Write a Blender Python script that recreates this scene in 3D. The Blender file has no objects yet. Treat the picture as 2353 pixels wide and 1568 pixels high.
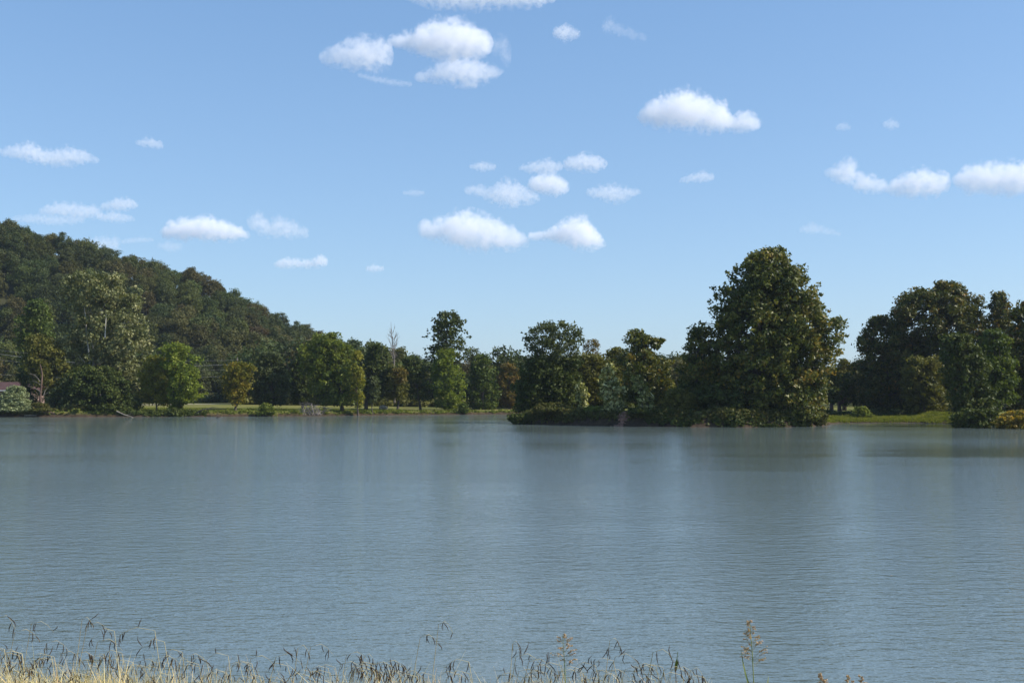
import bpy, math, random
import numpy as np
from mathutils import Vector, Matrix

RNG = np.random.default_rng(7)
random.seed(7)
C = bpy.context.scene.collection
SC = bpy.context.scene

# ------------------------------------------------------------------ camera, world, sun, exposure
F = 2522.0          # focal length in units of a 2352 px wide frame
CX, CY, HOR = 1176.0, 784.0, 905.0
EYE = 4.6
PITCH = math.atan((HOR - CY) / F)
cam_d = bpy.data.cameras.new('camera')
cam = bpy.data.objects.new('camera', cam_d)
C.objects.link(cam)
cam_d.sensor_width = 36.0
cam_d.lens = 36.0 * F / 2352.0
cam_d.clip_end = 60000.0
cam_d.clip_start = 0.1
cam.location = (0, 0, EYE)
cam.rotation_euler = (math.radians(90) + PITCH, 0, 0)
SC.camera = cam

SUN_EL = math.radians(41)
SUN_AZ = math.radians(97)      # clockwise from +Y (view direction) towards +X
world = bpy.data.worlds.new('World')
SC.world = world
world.use_nodes = True
wn = world.node_tree
bg = wn.nodes['Background']
sky = wn.nodes.new('ShaderNodeTexSky')
sky.sky_type = 'NISHITA'
sky.sun_disc = False
sky.sun_elevation = SUN_EL
sky.sun_rotation = SUN_AZ
sky.altitude = 0
sky.air_density = 1.0
sky.dust_density = 0.8
sky.ozone_density = 4.2
# clear autumn air: the sky model is evened out with a plain horizon-to-zenith blue
stc = wn.nodes.new('ShaderNodeTexCoord')
ssx = wn.nodes.new('ShaderNodeSeparateXYZ')
wn.links.new(stc.outputs['Generated'], ssx.inputs[0])
srp = wn.nodes.new('ShaderNodeValToRGB')
srp.color_ramp.elements[0].position = 0.0
srp.color_ramp.elements[0].color = (.275, .435, .625, 1)
srp.color_ramp.elements[1].position = 1.0
srp.color_ramp.elements[1].color = (.10, .22, .46, 1)
e_ = srp.color_ramp.elements.new(.33)
e_.color = (.165, .320, .560, 1)
wn.links.new(ssx.outputs[2], srp.inputs[0])
svm = wn.nodes.new('ShaderNodeVectorMath'); svm.operation = 'SCALE'; svm.inputs['Scale'].default_value = 1 / .135
wn.links.new(srp.outputs[0], svm.inputs[0])
smx = wn.nodes.new('ShaderNodeMixRGB'); smx.inputs[0].default_value = .5
wn.links.new(sky.outputs[0], smx.inputs[1]); wn.links.new(svm.outputs[0], smx.inputs[2])
wn.links.new(smx.outputs[0], bg.inputs[0])
bg.inputs[1].default_value = 0.135

sd = bpy.data.lights.new('sun', 'SUN')
sd.energy = 4.9
sd.angle = math.radians(0.53)
sd.color = (1.0, 0.94, 0.85)
sun = bpy.data.objects.new('sun', sd)
C.objects.link(sun)
sv = Vector((math.sin(SUN_AZ) * math.cos(SUN_EL), math.cos(SUN_AZ) * math.cos(SUN_EL), math.sin(SUN_EL)))
sun.rotation_euler = sv.to_track_quat('Z', 'Y').to_euler()
sun.location = (50, 60, 120)

SC.view_settings.view_transform = 'Standard'
SC.view_settings.look = 'None'
SC.view_settings.exposure = 0.43
SC.view_settings.gamma = 1.0
SC.view_settings.use_curve_mapping = False
SC.cycles.max_bounces = 14
SC.cycles.diffuse_bounces = 3
SC.cycles.glossy_bounces = 3
SC.cycles.transmission_bounces = 4
SC.cycles.transparent_max_bounces = 8
SC.cycles.volume_bounces = 14
SC.cycles.volume_max_steps = 96


# ------------------------------------------------------------------ helpers
def at(px, py, Y):
    """point at distance Y that the photograph shows at (px, py)"""
    u = (px - CX) / F
    v = (CY - py) / F
    y = math.cos(PITCH) - v * math.sin(PITCH)
    z = math.sin(PITCH) + v * math.cos(PITCH)
    k = Y / y
    return Vector((u * k, Y, EYE + z * k))


def tag(o, label=None, cat=None, group=None, kind=None):
    if label: o['label'] = label
    if cat: o['category'] = cat
    if group: o['group'] = group
    if kind: o['kind'] = kind
    return o


def empty(name, loc, label, cat, group=None):
    o = bpy.data.objects.new(name, None)
    C.objects.link(o)
    o.location = loc
    o.empty_display_size = 0.5
    return tag(o, label, cat, group)


def mesh_np(name, V, Fa, mat, attrs=None, smooth=False):
    """V (n,3), Fa (m,k) all faces with k corners"""
    V = np.asarray(V, dtype=np.float32)
    Fa = np.asarray(Fa, dtype=np.int32)
    m, k = Fa.shape
    me = bpy.data.meshes.new(name)
    me.vertices.add(len(V))
    me.vertices.foreach_set('co', V.ravel())
    me.loops.add(m * k)
    me.loops.foreach_set('vertex_index', Fa.ravel())
    me.polygons.add(m)
    me.polygons.foreach_set('loop_start', np.arange(0, m * k, k, dtype=np.int32))
    if smooth:
        me.polygons.foreach_set('use_smooth', np.ones(m, dtype=bool))
    me.update(calc_edges=True)
    if attrs:
        for an, av in attrs.items():
            a = me.attributes.new(an, 'FLOAT', 'FACE')
            a.data.foreach_set('value', np.asarray(av, dtype=np.float32))
    if mat is not None:
        me.materials.append(mat)
    return me


def link(name, me, parent=None, loc=(0, 0, 0)):
    o = bpy.data.objects.new(name, me)
    C.objects.link(o)
    o.location = loc
    if parent is not None:
        o.parent = parent
    return o


class Tubes:
    """collects tapered tubes in one mesh (quads)"""
    def __init__(self, sides=6):
        self.s = sides
        self.v = []
        self.f = []
        self.n = 0

    def add(self, pts, rad):
        pts = [Vector(p) for p in pts]
        s = self.s
        n = len(pts)
        for i, p in enumerate(pts):
            t = (pts[min(i + 1, n - 1)] - pts[max(i - 1, 0)])
            if t.length < 1e-9: t = Vector((0, 0, 1))
            t.normalize()
            a = t.cross(Vector((0.3, 0.9, 0.1)) if abs(t.z) > 0.5 else Vector((0, 0, 1)))
            a.normalize()
            b = t.cross(a)
            r = rad[i]
            for k in range(s):
                an = 2 * math.pi * k / s
                self.v.append(p + a * (math.cos(an) * r) + b * (math.sin(an) * r))
        for i in range(n - 1):
            for k in range(s):
                k2 = (k + 1) % s
                q = self.n + i * s
                self.f.append((q + k, q + k2, q + s + k2, q + s + k))
        self.n += n * s

    def build(self, name, mat, origin=(0, 0, 0)):
        V = np.array([tuple(v) for v in self.v]) - np.array(tuple(origin))
        return mesh_np(name, V, np.array(self.f), mat, smooth=True)


# ------------------------------------------------------------------ materials
def new_mat(name):
    m = bpy.data.materials.new(name)
    m.use_nodes = True
    nt = m.node_tree
    return m, nt, nt.nodes['Principled BSDF']


def ramp(nt, stops):
    r = nt.nodes.new('ShaderNodeValToRGB')
    cr = r.color_ramp
    while len(cr.elements) > 1: cr.elements.remove(cr.elements[-1])
    cr.elements[0].position = stops[0][0]
    cr.elements[0].color = (*stops[0][1], 1)
    for p, c in stops[1:]:
        e = cr.elements.new(p)
        e.color = (*c, 1)
    return r


LEAF = (1.55, 1.5, 1.15)


def leaf_mat(name, cols, gloss=0.4, rough=0.42, trans=0.30, objvar=0.0):
    """cols: stops of the leaf-to-leaf colour range"""
    m, nt, b = new_mat(name)
    N, L = nt.nodes, nt.links
    at1 = N.new('ShaderNodeAttribute'); at1.attribute_name = 'v'
    at2 = N.new('ShaderNodeAttribute'); at2.attribute_name = 'puff'
    mx = N.new('ShaderNodeMath'); mx.operation = 'MULTIPLY_ADD'
    mx.inputs[1].default_value = 0.5
    L.new(at1.outputs['Fac'], mx.inputs[0])
    m2 = N.new('ShaderNodeMath'); m2.operation = 'MULTIPLY'; m2.inputs[1].default_value = 0.5
    L.new(at2.outputs['Fac'], m2.inputs[0])
    L.new(m2.outputs[0], mx.inputs[2])
    r = ramp(nt, [(p_, (c_[0] * LEAF[0], c_[1] * LEAF[1], c_[2] * LEAF[2])) for p_, c_ in cols])
    L.new(mx.outputs[0], r.inputs[0])
    col = r.outputs[0]
    if objvar > 0:
        oi = N.new('ShaderNodeObjectInfo')
        hs = N.new('ShaderNodeHueSaturation')
        mr = N.new('ShaderNodeMapRange'); mr.inputs[3].default_value = 0.5 - 0.055 * objvar; mr.inputs[4].default_value = 0.5 + 0.03 * objvar
        L.new(oi.outputs['Random'], mr.inputs[0])
        L.new(mr.outputs[0], hs.inputs['Hue'])
        mu = N.new('ShaderNodeMath'); mu.operation = 'MULTIPLY'; mu.inputs[1].default_value = 7.13
        fr = N.new('ShaderNodeMath'); fr.operation = 'FRACT'
        L.new(oi.outputs['Random'], mu.inputs[0]); L.new(mu.outputs[0], fr.inputs[0])
        mr2 = N.new('ShaderNodeMapRange'); mr2.inputs[3].default_value = .86 - 0.35 * objvar; mr2.inputs[4].default_value = .86 + 0.35 * objvar; hs.inputs['Saturation'].default_value = .88
        L.new(fr.outputs[0], mr2.inputs[0]); L.new(mr2.outputs[0], hs.inputs['Value'])
        L.new(col, hs.inputs['Color'])
        col = hs.outputs[0]
    L.new(col, b.inputs['Base Color'])
    b.inputs['Roughness'].default_value = rough + .1
    b.inputs['Specular IOR Level'].default_value = gloss * 0.33
    tr = N.new('ShaderNodeBsdfTranslucent')
    tc = N.new('ShaderNodeMixRGB'); tc.blend_type = 'MULTIPLY'; tc.inputs[0].default_value = 1
    tc.inputs[2].default_value = (1.5, 1.45, 0.55, 1)
    L.new(col, tc.inputs[1]); L.new(tc.outputs[0], tr.inputs[0])
    ms = N.new('ShaderNodeMixShader'); ms.inputs[0].default_value = trans
    L.new(b.outputs[0], ms.inputs[1]); L.new(tr.outputs[0], ms.inputs[2])
    L.new(ms.outputs[0], N['Material Output'].inputs[0])
    return m


def bark_mat(name, c1, c2, scale=3.0):
    m, nt, b = new_mat(name)
    N, L = nt.nodes, nt.links
    tc = N.new('ShaderNodeTexCoord')
    mp = N.new('ShaderNodeMapping'); mp.inputs['Scale'].default_value = (1, 1, 0.3)
    nz = N.new('ShaderNodeTexNoise'); nz.inputs['Scale'].default_value = scale; nz.inputs['Detail'].default_value = 5
    L.new(tc.outputs['Object'], mp.inputs[0]); L.new(mp.outputs[0], nz.inputs[0])
    r = ramp(nt, [(0.35, c1), (0.65, c2)])
    L.new(nz.outputs[0], r.inputs[0]); L.new(r.outputs[0], b.inputs['Base Color'])
    bp = N.new('ShaderNodeBump'); bp.inputs['Strength'].default_value = 0.5
    L.new(nz.outputs[0], bp.inputs['Height']); L.new(bp.outputs[0], b.inputs['Normal'])
    b.inputs['Roughness'].default_value = 0.85
    return m


def plain_mat(name, c1, c2, scale=4.0, rough=0.8, detail=4, obj='Object'):
    m, nt, b = new_mat(name)
    N, L = nt.nodes, nt.links
    tc = N.new('ShaderNodeTexCoord')
    nz = N.new('ShaderNodeTexNoise'); nz.inputs['Scale'].default_value = scale; nz.inputs['Detail'].default_value = detail
    L.new(tc.outputs[obj], nz.inputs[0])
    r = ramp(nt, [(0.35, c1), (0.65, c2)])
    L.new(nz.outputs[0], r.inputs[0]); L.new(r.outputs[0], b.inputs['Base Color'])
    b.inputs['Roughness'].default_value = rough
    return m


M = {}
M['syc'] = leaf_mat('sycamore_leaf', [(0.15, (.020, .030, .007)), (0.45, (.052, .064, .013)), (0.75, (.10, .098, .022)), (0.95, (.17, .115, .030))], gloss=0.65, rough=0.36, trans=0.22)
M['syc2'] = leaf_mat('sycamore_russet_leaf', [(0.15, (.018, .026, .007)), (0.5, (.046, .054, .012)), (0.8, (.088, .076, .019)), (0.95, (.14, .078, .024))], gloss=0.55, rough=0.4, trans=0.22)
M['pale'] = leaf_mat('pale_sycamore_leaf', [(0.0, (.040, .050, .022)), (0.5, (.085, .095, .045)), (0.85, (.16, .16, .09)), (1.0, (.26, .25, .17))], gloss=0.6, rough=0.4, trans=0.2)
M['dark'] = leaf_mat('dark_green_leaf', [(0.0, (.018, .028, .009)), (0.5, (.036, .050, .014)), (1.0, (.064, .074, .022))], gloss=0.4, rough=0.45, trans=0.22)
M['darkgrey'] = leaf_mat('willow_leaf', [(0.0, (.024, .034, .016)), (0.5, (.045, .058, .026)), (1.0, (.075, .085, .042))], gloss=0.4, trans=0.25)
M['green'] = leaf_mat('green_leaf', [(0.0, (.022, .038, .010)), (0.5, (.046, .068, .016)), (1.0, (.085, .105, .028))], gloss=0.45, trans=0.32)
M['bright'] = leaf_mat('bright_green_leaf', [(0.0, (.028, .044, .010)), (0.5, (.066, .088, .017)), (1.0, (.135, .150, .034))], gloss=0.45, trans=0.36)
M['yellowgreen'] = leaf_mat('yellow_green_leaf', [(0.0, (.060, .075, .014)), (0.5, (.115, .120, .022)), (1.0, (.19, .165, .030))], gloss=0.4, trans=0.36)
M['yellow'] = leaf_mat('yellow_leaf', [(0.0, (.040, .052, .011)), (0.5, (.095, .094, .017)), (1.0, (.19, .135, .025))], gloss=0.35, trans=0.36)
M['olive'] = leaf_mat('olive_leaf', [(0.0, (.035, .042, .012)), (0.5, (.070, .074, .020)), (1.0, (.115, .105, .032))], gloss=0.4, trans=0.3)
M['russet'] = leaf_mat('russet_leaf', [(0.0, (.046, .046, .014)), (0.5, (.088, .070, .022)), (1.0, (.13, .078, .032))], gloss=0.3, trans=0.3)
M['limeleaf'] = leaf_mat('lime_vine_leaf', [(0.0, (.034, .056, .011)), (0.5, (.085, .115, .020)), (1.0, (.16, .18, .038))], gloss=0.4, trans=0.36)
M['silver'] = leaf_mat('silver_leaf', [(0.0, (.065, .085, .050)), (0.5, (.125, .15, .095)), (1.0, (.24, .27, .19))], gloss=0.45, trans=0.25)
M['poplar'] = leaf_mat('poplar_leaf', [(0.0, (.035, .052, .014)), (0.45, (.085, .095, .030)), (0.6, (.22, .23, .13)), (1.0, (.50, .49, .34))], gloss=0.6, rough=0.35, trans=0.25)
M['weed'] = leaf_mat('weed_leaf', [(0.0, (.040, .060, .014)), (0.5, (.085, .11, .026)), (1.0, (.15, .155, .045))], gloss=0.35, trans=0.32)
M['yellowbush'] = leaf_mat('golden_leaf', [(0.0, (.05, .065, .015)), (0.5, (.15, .12, .028)), (1.0, (.32, .20, .055))], gloss=0.35, trans=0.36)
M['covegrass'] = leaf_mat('cove_grass_blade', [(0.0, (.028, .045, .010)), (0.5, (.075, .095, .020)), (1.0, (.15, .15, .042))], gloss=0.3, trans=0.4)
M['bankweed'] = leaf_mat('bank_weed_leaf', [(0.0, (.030, .040, .014)), (0.5, (.060, .065, .022)), (1.0, (.11, .09, .040))], gloss=0.3, trans=0.25)
for i, (nm, cols) in enumerate([
        ('hill_leaf_dark', [(0.0, (.020, .032, .012)), (0.5, (.038, .054, .018)), (1.0, (.062, .076, .028))]),
        ('hill_leaf_green', [(0.0, (.028, .044, .012)), (0.5, (.052, .072, .018)), (1.0, (.085, .10, .028))]),
        ('hill_leaf_olive', [(0.0, (.034, .040, .013)), (0.5, (.064, .066, .021)), (1.0, (.10, .092, .032))]),
        ('hill_leaf_russet', [(0.0, (.034, .036, .014)), (0.5, (.062, .052, .020)), (1.0, (.092, .068, .028))])]):
    M['h%d' % i] = leaf_mat(nm, cols, gloss=0.3, trans=0.25, objvar=0.55)
M['bark'] = bark_mat('dark_bark', (.035, .028, .022), (.085, .068, .052))
M['barkred'] = bark_mat('reddish_bark', (.06, .035, .025), (.14, .085, .06))
M['barkwhite'] = bark_mat('white_bark', (.20, .18, .15), (.55, .52, .46), 0.9)
M['barkgrey'] = bark_mat('grey_bark', (.10, .085, .075), (.22, .19, .165))
M['drift'] = bark_mat('bleached_wood', (.14, .12, .09), (.27, .23, .18))


# ------------------------------------------------------------------ terrain
# shoreline of the far land (water in front of it), going from far left to far right
shore_pts = [(-900, 215), (-160, 219), (-104, 223), (-92, 222), (-78, 224), (-62, 226), (-50, 231), (-38, 235), (-24, 243),
             (-10, 249), (2, 256), (12, 258), (17, 250), (15, 232), (9, 212), (3.5, 192), (0.3, 178), (1.0, 172), (4, 168), (10, 162.5), (16, 158.5),
             (22, 155.5), (32, 153.6), (38, 154.5), (42.5, 157), (46, 162), (49, 170), (52, 175.5), (58, 176.5), (64, 176), (68, 173),
             (70, 166), (70.5, 158), (69, 152.5), (67.5, 149.5), (70, 147.5), (76, 146), (90, 143), (130, 138), (900, 120)]
land = shore_pts + [(900, 9000), (-900, 9000)]
LP = np.array(land, dtype=float)


def poly_sd(x, y, P):
    """signed distance, positive inside"""
    d2 = np.full(x.shape, 1e18)
    inside = np.zeros(x.shape, dtype=bool)
    n = len(P)
    for i in range(n):
        ax, ay = P[i]; bx, by = P[(i + 1) % n]
        ex, ey = bx - ax, by - ay
        t = np.clip(((x - ax) * ex + (y - ay) * ey) / (ex * ex + ey * ey), 0, 1)
        d2 = np.minimum(d2, (x - ax - t * ex) ** 2 + (y - ay - t * ey) ** 2)
        if abs(ey) > 1e-12:
            c = ((ay > y) != (by > y)) & (x < ex * (y - ay) / ey + ax)
            inside ^= c
    d = np.sqrt(d2)
    return np.where(inside, d, -d)


def wob(x, y, s, seed=0.0):
    """cheap smooth pseudo-noise in -1..1"""
    return (np.sin(x / s * 1.7 + seed) * np.cos(y / s * 1.3 - seed * 2) + np.sin((x + y) / s * 2.9 + seed * 3) * 0.5
            + np.cos((x - 1.7 * y) / s * 4.3 + seed) * 0.3) / 1.8


RX = np.array([-420, -300, -219, -195, -167, -141, -118, -100, -78, -51, -30, -5, 60, 200, 900.])
RZ = np.array([93., 86, 71, 64, 54, 50, 37, 27, 18, 13, 7, 3, 2, 3, 3])


def ground(x, y):
    x = np.atleast_1d(np.asarray(x, dtype=float)); y = np.atleast_1d(np.asarray(y, dtype=float))
    sd_ = poly_sd(x, y, LP) + wob(x, y, 3.0, 1.0) * 0.35
    bank = np.interp(x, [-200, -104, -60, -20, -4, 3, 30, 44, 48, 52, 68, 72, 120], [1.3, 1.3, 1.0, 0.8, 0.9, 1.9, 2.15, 2.0, 0.7, 0.35, 0.4, 1.3, 1.6])
    bank = np.where((y > 200) & (x > -6), 0.9, bank)
    run = np.interp(x, [-200, -60, 0, 3, 40, 48, 70, 80], [1.2, 2.0, 2.5, 1.6, 1.5, 1.5, 1.5, 1.5])
    t = np.clip(sd_ / run, 0, 1)
    z = bank * (1 - (1 - t) ** 2)
    plain = np.clip((sd_ - 2) / 70.0, 0, 1)
    z = z + plain * np.clip(2.0 - bank, 0.2, 1.6) + wob(x, y, 9.0) * 0.06 * t
    r = np.interp(x, RX, RZ)
    s = np.clip((y - 326 - 0.05 * np.abs(x + 80)) / 150.0, 0, 1)
    s = s * s * (3 - 2 * s) * 0.55 + s * 0.45
    back = np.clip((y - 520) / 400.0, 0, 1)
    z = z + (r - 2) * s * (1 - 0.4 * back) * (sd_ > 0) + wob(x, y, 22.0, 2.0) * 1.0 * s * (r > 8)
    zw = -np.clip(-sd_ * 0.35, 0, 3.0)
    z = np.where(sd_ > 0, z, zw)
    # near bank the camera stands on
    edge = 10.5 + wob(x, x * 0, 6.0) * 0.5
    near = np.interp(y - edge, [-9, -6.5, -3.5, 0, 8, 12], [3.0, 2.95, 2.35, 0.0, -2.6, -3.0])
    return np.where(y < 60, np.maximum(near, -3.0), z)


def gz(x, y):
    return float(ground(x, y)[0])


def axis(segs):
    out = []
    for a, b, st in segs:
        out.append(np.arange(a, b, st))
    out.append([segs[-1][1]])
    return np.concatenate(out)


xs = axis([(-1000, -320, 60), (-320, -112, 4), (-112, 84, 1.15), (84, 200, 5), (200, 1000, 60)])
ys = axis([(-60, -4, 6), (-4, 14, 0.6), (14, 136, 6), (136, 262, 0.9), (262, 340, 2.5), (340, 560, 6), (560, 1400, 30)])
gx, gy = np.meshgrid(xs, ys)
gzv = ground(gx.ravel(), gy.ravel()).reshape(gx.shape)
nx, ny = len(xs), len(ys)
V = np.stack([gx.ravel(), gy.ravel(), gzv.ravel()], axis=1)
idx = np.arange(nx * ny).reshape(ny, nx)
Fq = np.stack([idx[:-1, :-1].ravel(), idx[:-1, 1:].ravel(), idx[1:, 1:].ravel(), idx[1:, :-1].ravel()], axis=1)

mg, nt, b = new_mat('ground_grass_and_earth')
N, L = nt.nodes, nt.links
geo = N.new('ShaderNodeNewGeometry')
n1 = N.new('ShaderNodeTexNoise'); n1.inputs['Scale'].default_value = 0.12; n1.inputs['Detail'].default_value = 6
n2 = N.new('ShaderNodeTexNoise'); n2.inputs['Scale'].default_value = 1.4; n2.inputs['Detail'].default_value = 6
L.new(geo.outputs['Position'], n1.inputs[0]); L.new(geo.outputs['Position'], n2.inputs[0])
rg = ramp(nt, [(0.3, (.095, .115, .026)), (0.5, (.135, .135, .034)), (0.7, (.185, .160, .055))])
L.new(n1.outputs[0], rg.inputs[0])
rg2 = ramp(nt, [(0.3, (.75, .75, .75)), (0.7, (1.2, 1.2, 1.2))])
L.new(n2.outputs[0], rg2.inputs[0])
mm = N.new('ShaderNodeMixRGB'); mm.blend_type = 'MULTIPLY'; mm.inputs[0].default_value = 1
L.new(rg.outputs[0], mm.inputs[1]); L.new(rg2.outputs[0], mm.inputs[2])
# bare reddish earth where the bank is steep, its colour darkened for tree shade; brown leaf litter up the wooded hill
sep = N.new('ShaderNodeSeparateXYZ'); L.new(geo.outputs['Normal'], sep.inputs[0])
st = N.new('ShaderNodeMapRange'); st.inputs[1].default_value = 0.93; st.inputs[2].default_value = 0.75
L.new(sep.outputs[2], st.inputs[0])
er = ramp(nt, [(0.3, (.030, .022, .014)), (0.7, (.075, .050, .032))]); L.new(n2.outputs[0], er.inputs[0])
mx = N.new('ShaderNodeMixRGB'); L.new(st.outputs[0], mx.inputs[0]); L.new(mm.outputs[0], mx.inputs[1]); L.new(er.outputs[0], mx.inputs[2])
sp = N.new('ShaderNodeSeparateXYZ'); L.new(geo.outputs['Position'], sp.inputs[0])
md_ = N.new('ShaderNodeMapRange'); md_.inputs[1].default_value = .75; md_.inputs[2].default_value = .35; L.new(sp.outputs[2], md_.inputs[0])
mxm = N.new('ShaderNodeMixRGB'); L.new(md_.outputs[0], mxm.inputs[0]); L.new(mx.outputs[0], mxm.inputs[1]); L.new(er.outputs[0], mxm.inputs[2])
mx = mxm
hz = N.new('ShaderNodeMapRange'); hz.inputs[1].default_value = 325; hz.inputs[2].default_value = 335
L.new(sp.outputs[1], hz.inputs[0])
lr = ramp(nt, [(0.3, (.030, .034, .016)), (0.7, (.060, .058, .028))]); L.new(n2.outputs[0], lr.inputs[0])
mx2 = N.new('ShaderNodeMixRGB'); L.new(hz.outputs[0], mx2.inputs[0]); L.new(mx.outputs[0], mx2.inputs[1]); L.new(lr.outputs[0], mx2.inputs[2])
L.new(mx2.outputs[0], b.inputs['Base Color'])
b.inputs['Roughness'].default_value = 0.95
b.inputs['Specular IOR Level'].default_value = 0.1
bp = N.new('ShaderNodeBump'); bp.inputs['Strength'].default_value = 0.6; bp.inputs['Distance'].default_value = 0.3
L.new(n2.outputs[0], bp.inputs['Height']); L.new(bp.outputs[0], b.inputs['Normal'])
tag(link('ground', mesh_np('ground', V, Fq, mg, smooth=True)), kind='structure')

# ------------------------------------------------------------------ water
mw, nt, b = new_mat('lake_water')
N, L = nt.nodes, nt.links
geo = N.new('ShaderNodeNewGeometry')


def wnoise(scale, sx, sy, rot, detail=3, rough=0.55):
    mp = N.new('ShaderNodeMapping')
    mp.inputs['Scale'].default_value = (sx, sy, 1)
    mp.inputs['Rotation'].default_value = (0, 0, math.radians(rot))
    L.new(geo.outputs['Position'], mp.inputs[0])
    nz = N.new('ShaderNodeTexNoise')
    nz.inputs['Scale'].default_value = scale
    nz.inputs['Detail'].default_value = detail
    nz.inputs['Roughness'].default_value = rough
    L.new(mp.outputs[0], nz.inputs[0])
    return nz


def math_n(op, a, bb, clamp=False):
    n = N.new('ShaderNodeMath'); n.operation = op; n.use_clamp = clamp
    for i, q in enumerate((a, bb)):
        if isinstance(q, (int, float)): n.inputs[i].default_value = q
        else: L.new(q, n.inputs[i])
    return n.outputs[0]


w1 = wnoise(4.2, 0.6, 1.3, 12, 3, 0.6)
w2 = wnoise(1.7, 0.6, 1.3, -10, 3, 0.5)
w3 = wnoise(12.0, 0.7, 1.2, 25, 2, 0.5)
hsum = math_n('ADD', math_n('MULTIPLY', w1.outputs[0], 0.075), math_n('MULTIPLY', w2.outputs[0], 0.085))
hsum = math_n('ADD', hsum, math_n('MULTIPLY', w3.outputs[0], 0.010))
# wind: broad bands of rougher and calmer water
g1 = wnoise(0.022, 0.5, 2.6, 4, 4, 0.6)
gust = N.new('ShaderNodeMapRange'); gust.inputs[1].default_value = 0.34; gust.inputs[2].default_value = 0.62
gust.inputs[3].default_value = 0.45; gust.inputs[4].default_value = 1.0
L.new(g1.outputs[0], gust.inputs[0])
bp = N.new('ShaderNodeBump'); bp.inputs['Distance'].default_value = 1.0
L.new(hsum, bp.inputs['Height'])
# sheltered calm water off the wooded point on the right
spw = N.new('ShaderNodeSeparateXYZ'); L.new(geo.outputs['Position'], spw.inputs[0])


def calm(cx_, cy_, rx, ry, low=.22):
    dx = math_n('DIVIDE', math_n('SUBTRACT', spw.outputs[0], cx_), rx)
    dy = math_n('DIVIDE', math_n('SUBTRACT', spw.outputs[1], cy_), ry)
    d = math_n('SQRT', math_n('ADD', math_n('MULTIPLY', dx, dx), math_n('MULTIPLY', dy, dy)), 0.0)
    gn = wnoise(0.09, 0.35, 2.2, 3, 3, 0.6)
    d = math_n('ADD', d, math_n('MULTIPLY', math_n('SUBTRACT', gn.outputs[0], 0.5), 1.3))
    mr = N.new('ShaderNodeMapRange'); mr.interpolation_type = 'SMOOTHSTEP'; mr.inputs[1].default_value = 0.45; mr.inputs[2].default_value = 1.5
    mr.inputs[3].default_value = low; mr.inputs[4].default_value = 1.0
    L.new(d, mr.inputs[0])
    return mr.outputs[0]


c1 = calm(44.0, 86.0, 18.0, 9.0)
c2 = calm(60.0, 166.0, 11.0, 11.0)
c3 = math_n('MULTIPLY', calm(20.0, 82.0, 8.0, 3.0, .5), calm(17.0, 68.0, 7.0, 2.2, .6))
stg = math_n('MULTIPLY', math_n('MULTIPLY', gust.outputs[0], c1), math_n('MULTIPLY', c2, c3))
L.new(math_n('MULTIPLY', stg, .62), bp.inputs['Strength'])
L.new(bp.outputs[0], b.inputs['Normal'])
wc = wnoise(0.03, 1, 1, 0, 4)
wr = ramp(nt, [(0.3, (.112, .146, .138)), (0.7, (.124, .158, .148))])
L.new(wc.outputs[0], wr.inputs[0]); L.new(wr.outputs[0], b.inputs['Base Color'])
b.inputs['Roughness'].default_value = 0.05
b.inputs['IOR'].default_value = 1.7
Vw = [(-990, 4, 0), (990, 4, 0), (990, 300, 0), (-990, 300, 0)]
tag(link('water', mesh_np('water', Vw, [[0, 1, 2, 3]], mw)), kind='structure')

# ------------------------------------------------------------------ gravel road on the left bank
mr_ = plain_mat('pale_gravel', (.30, .25, .19), (.44, .37, .29), 2.0, 0.9)
ctr = [(-125, 276), (-108, 281), (-92, 286), (-80, 291), (-70, 297), (-61, 305), (-52, 316), (-44, 330)]
cl = []
for i in range(len(ctr) - 1):
    for k in range(10):
        t = k / 10
        cl.append((ctr[i][0] * (1 - t) + ctr[i + 1][0] * t, ctr[i][1] * (1 - t) + ctr[i + 1][1] * t))
Vr, Fr = [], []
for i, (x, y) in enumerate(cl):
    x2, y2 = cl[min(i + 1, len(cl) - 1)]; x1, y1 = cl[max(i - 1, 0)]
    d = Vector((x2 - x1, y2 - y1, 0)).normalized(); nn = Vector((-d.y, d.x, 0))
    for j in range(5):
        w = (j / 4 - 0.5) * 4.6
        xx, yy = x + nn.x * w, y + nn.y * w
        Vr.append((xx, yy, gz(xx, yy) + 0.06))
for i in range(len(cl) - 1):
    for j in range(4):
        q = i * 5 + j
        Fr.append((q, q + 5, q + 6, q + 1))
tag(link('road', mesh_np('road', Vr, Fr, mr_, smooth=True)), kind='structure')


# ------------------------------------------------------------------ foliage
def unit(n):
    d = RNG.normal(size=(n, 3))
    return d / np.linalg.norm(d, axis=1, keepdims=True)


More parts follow.
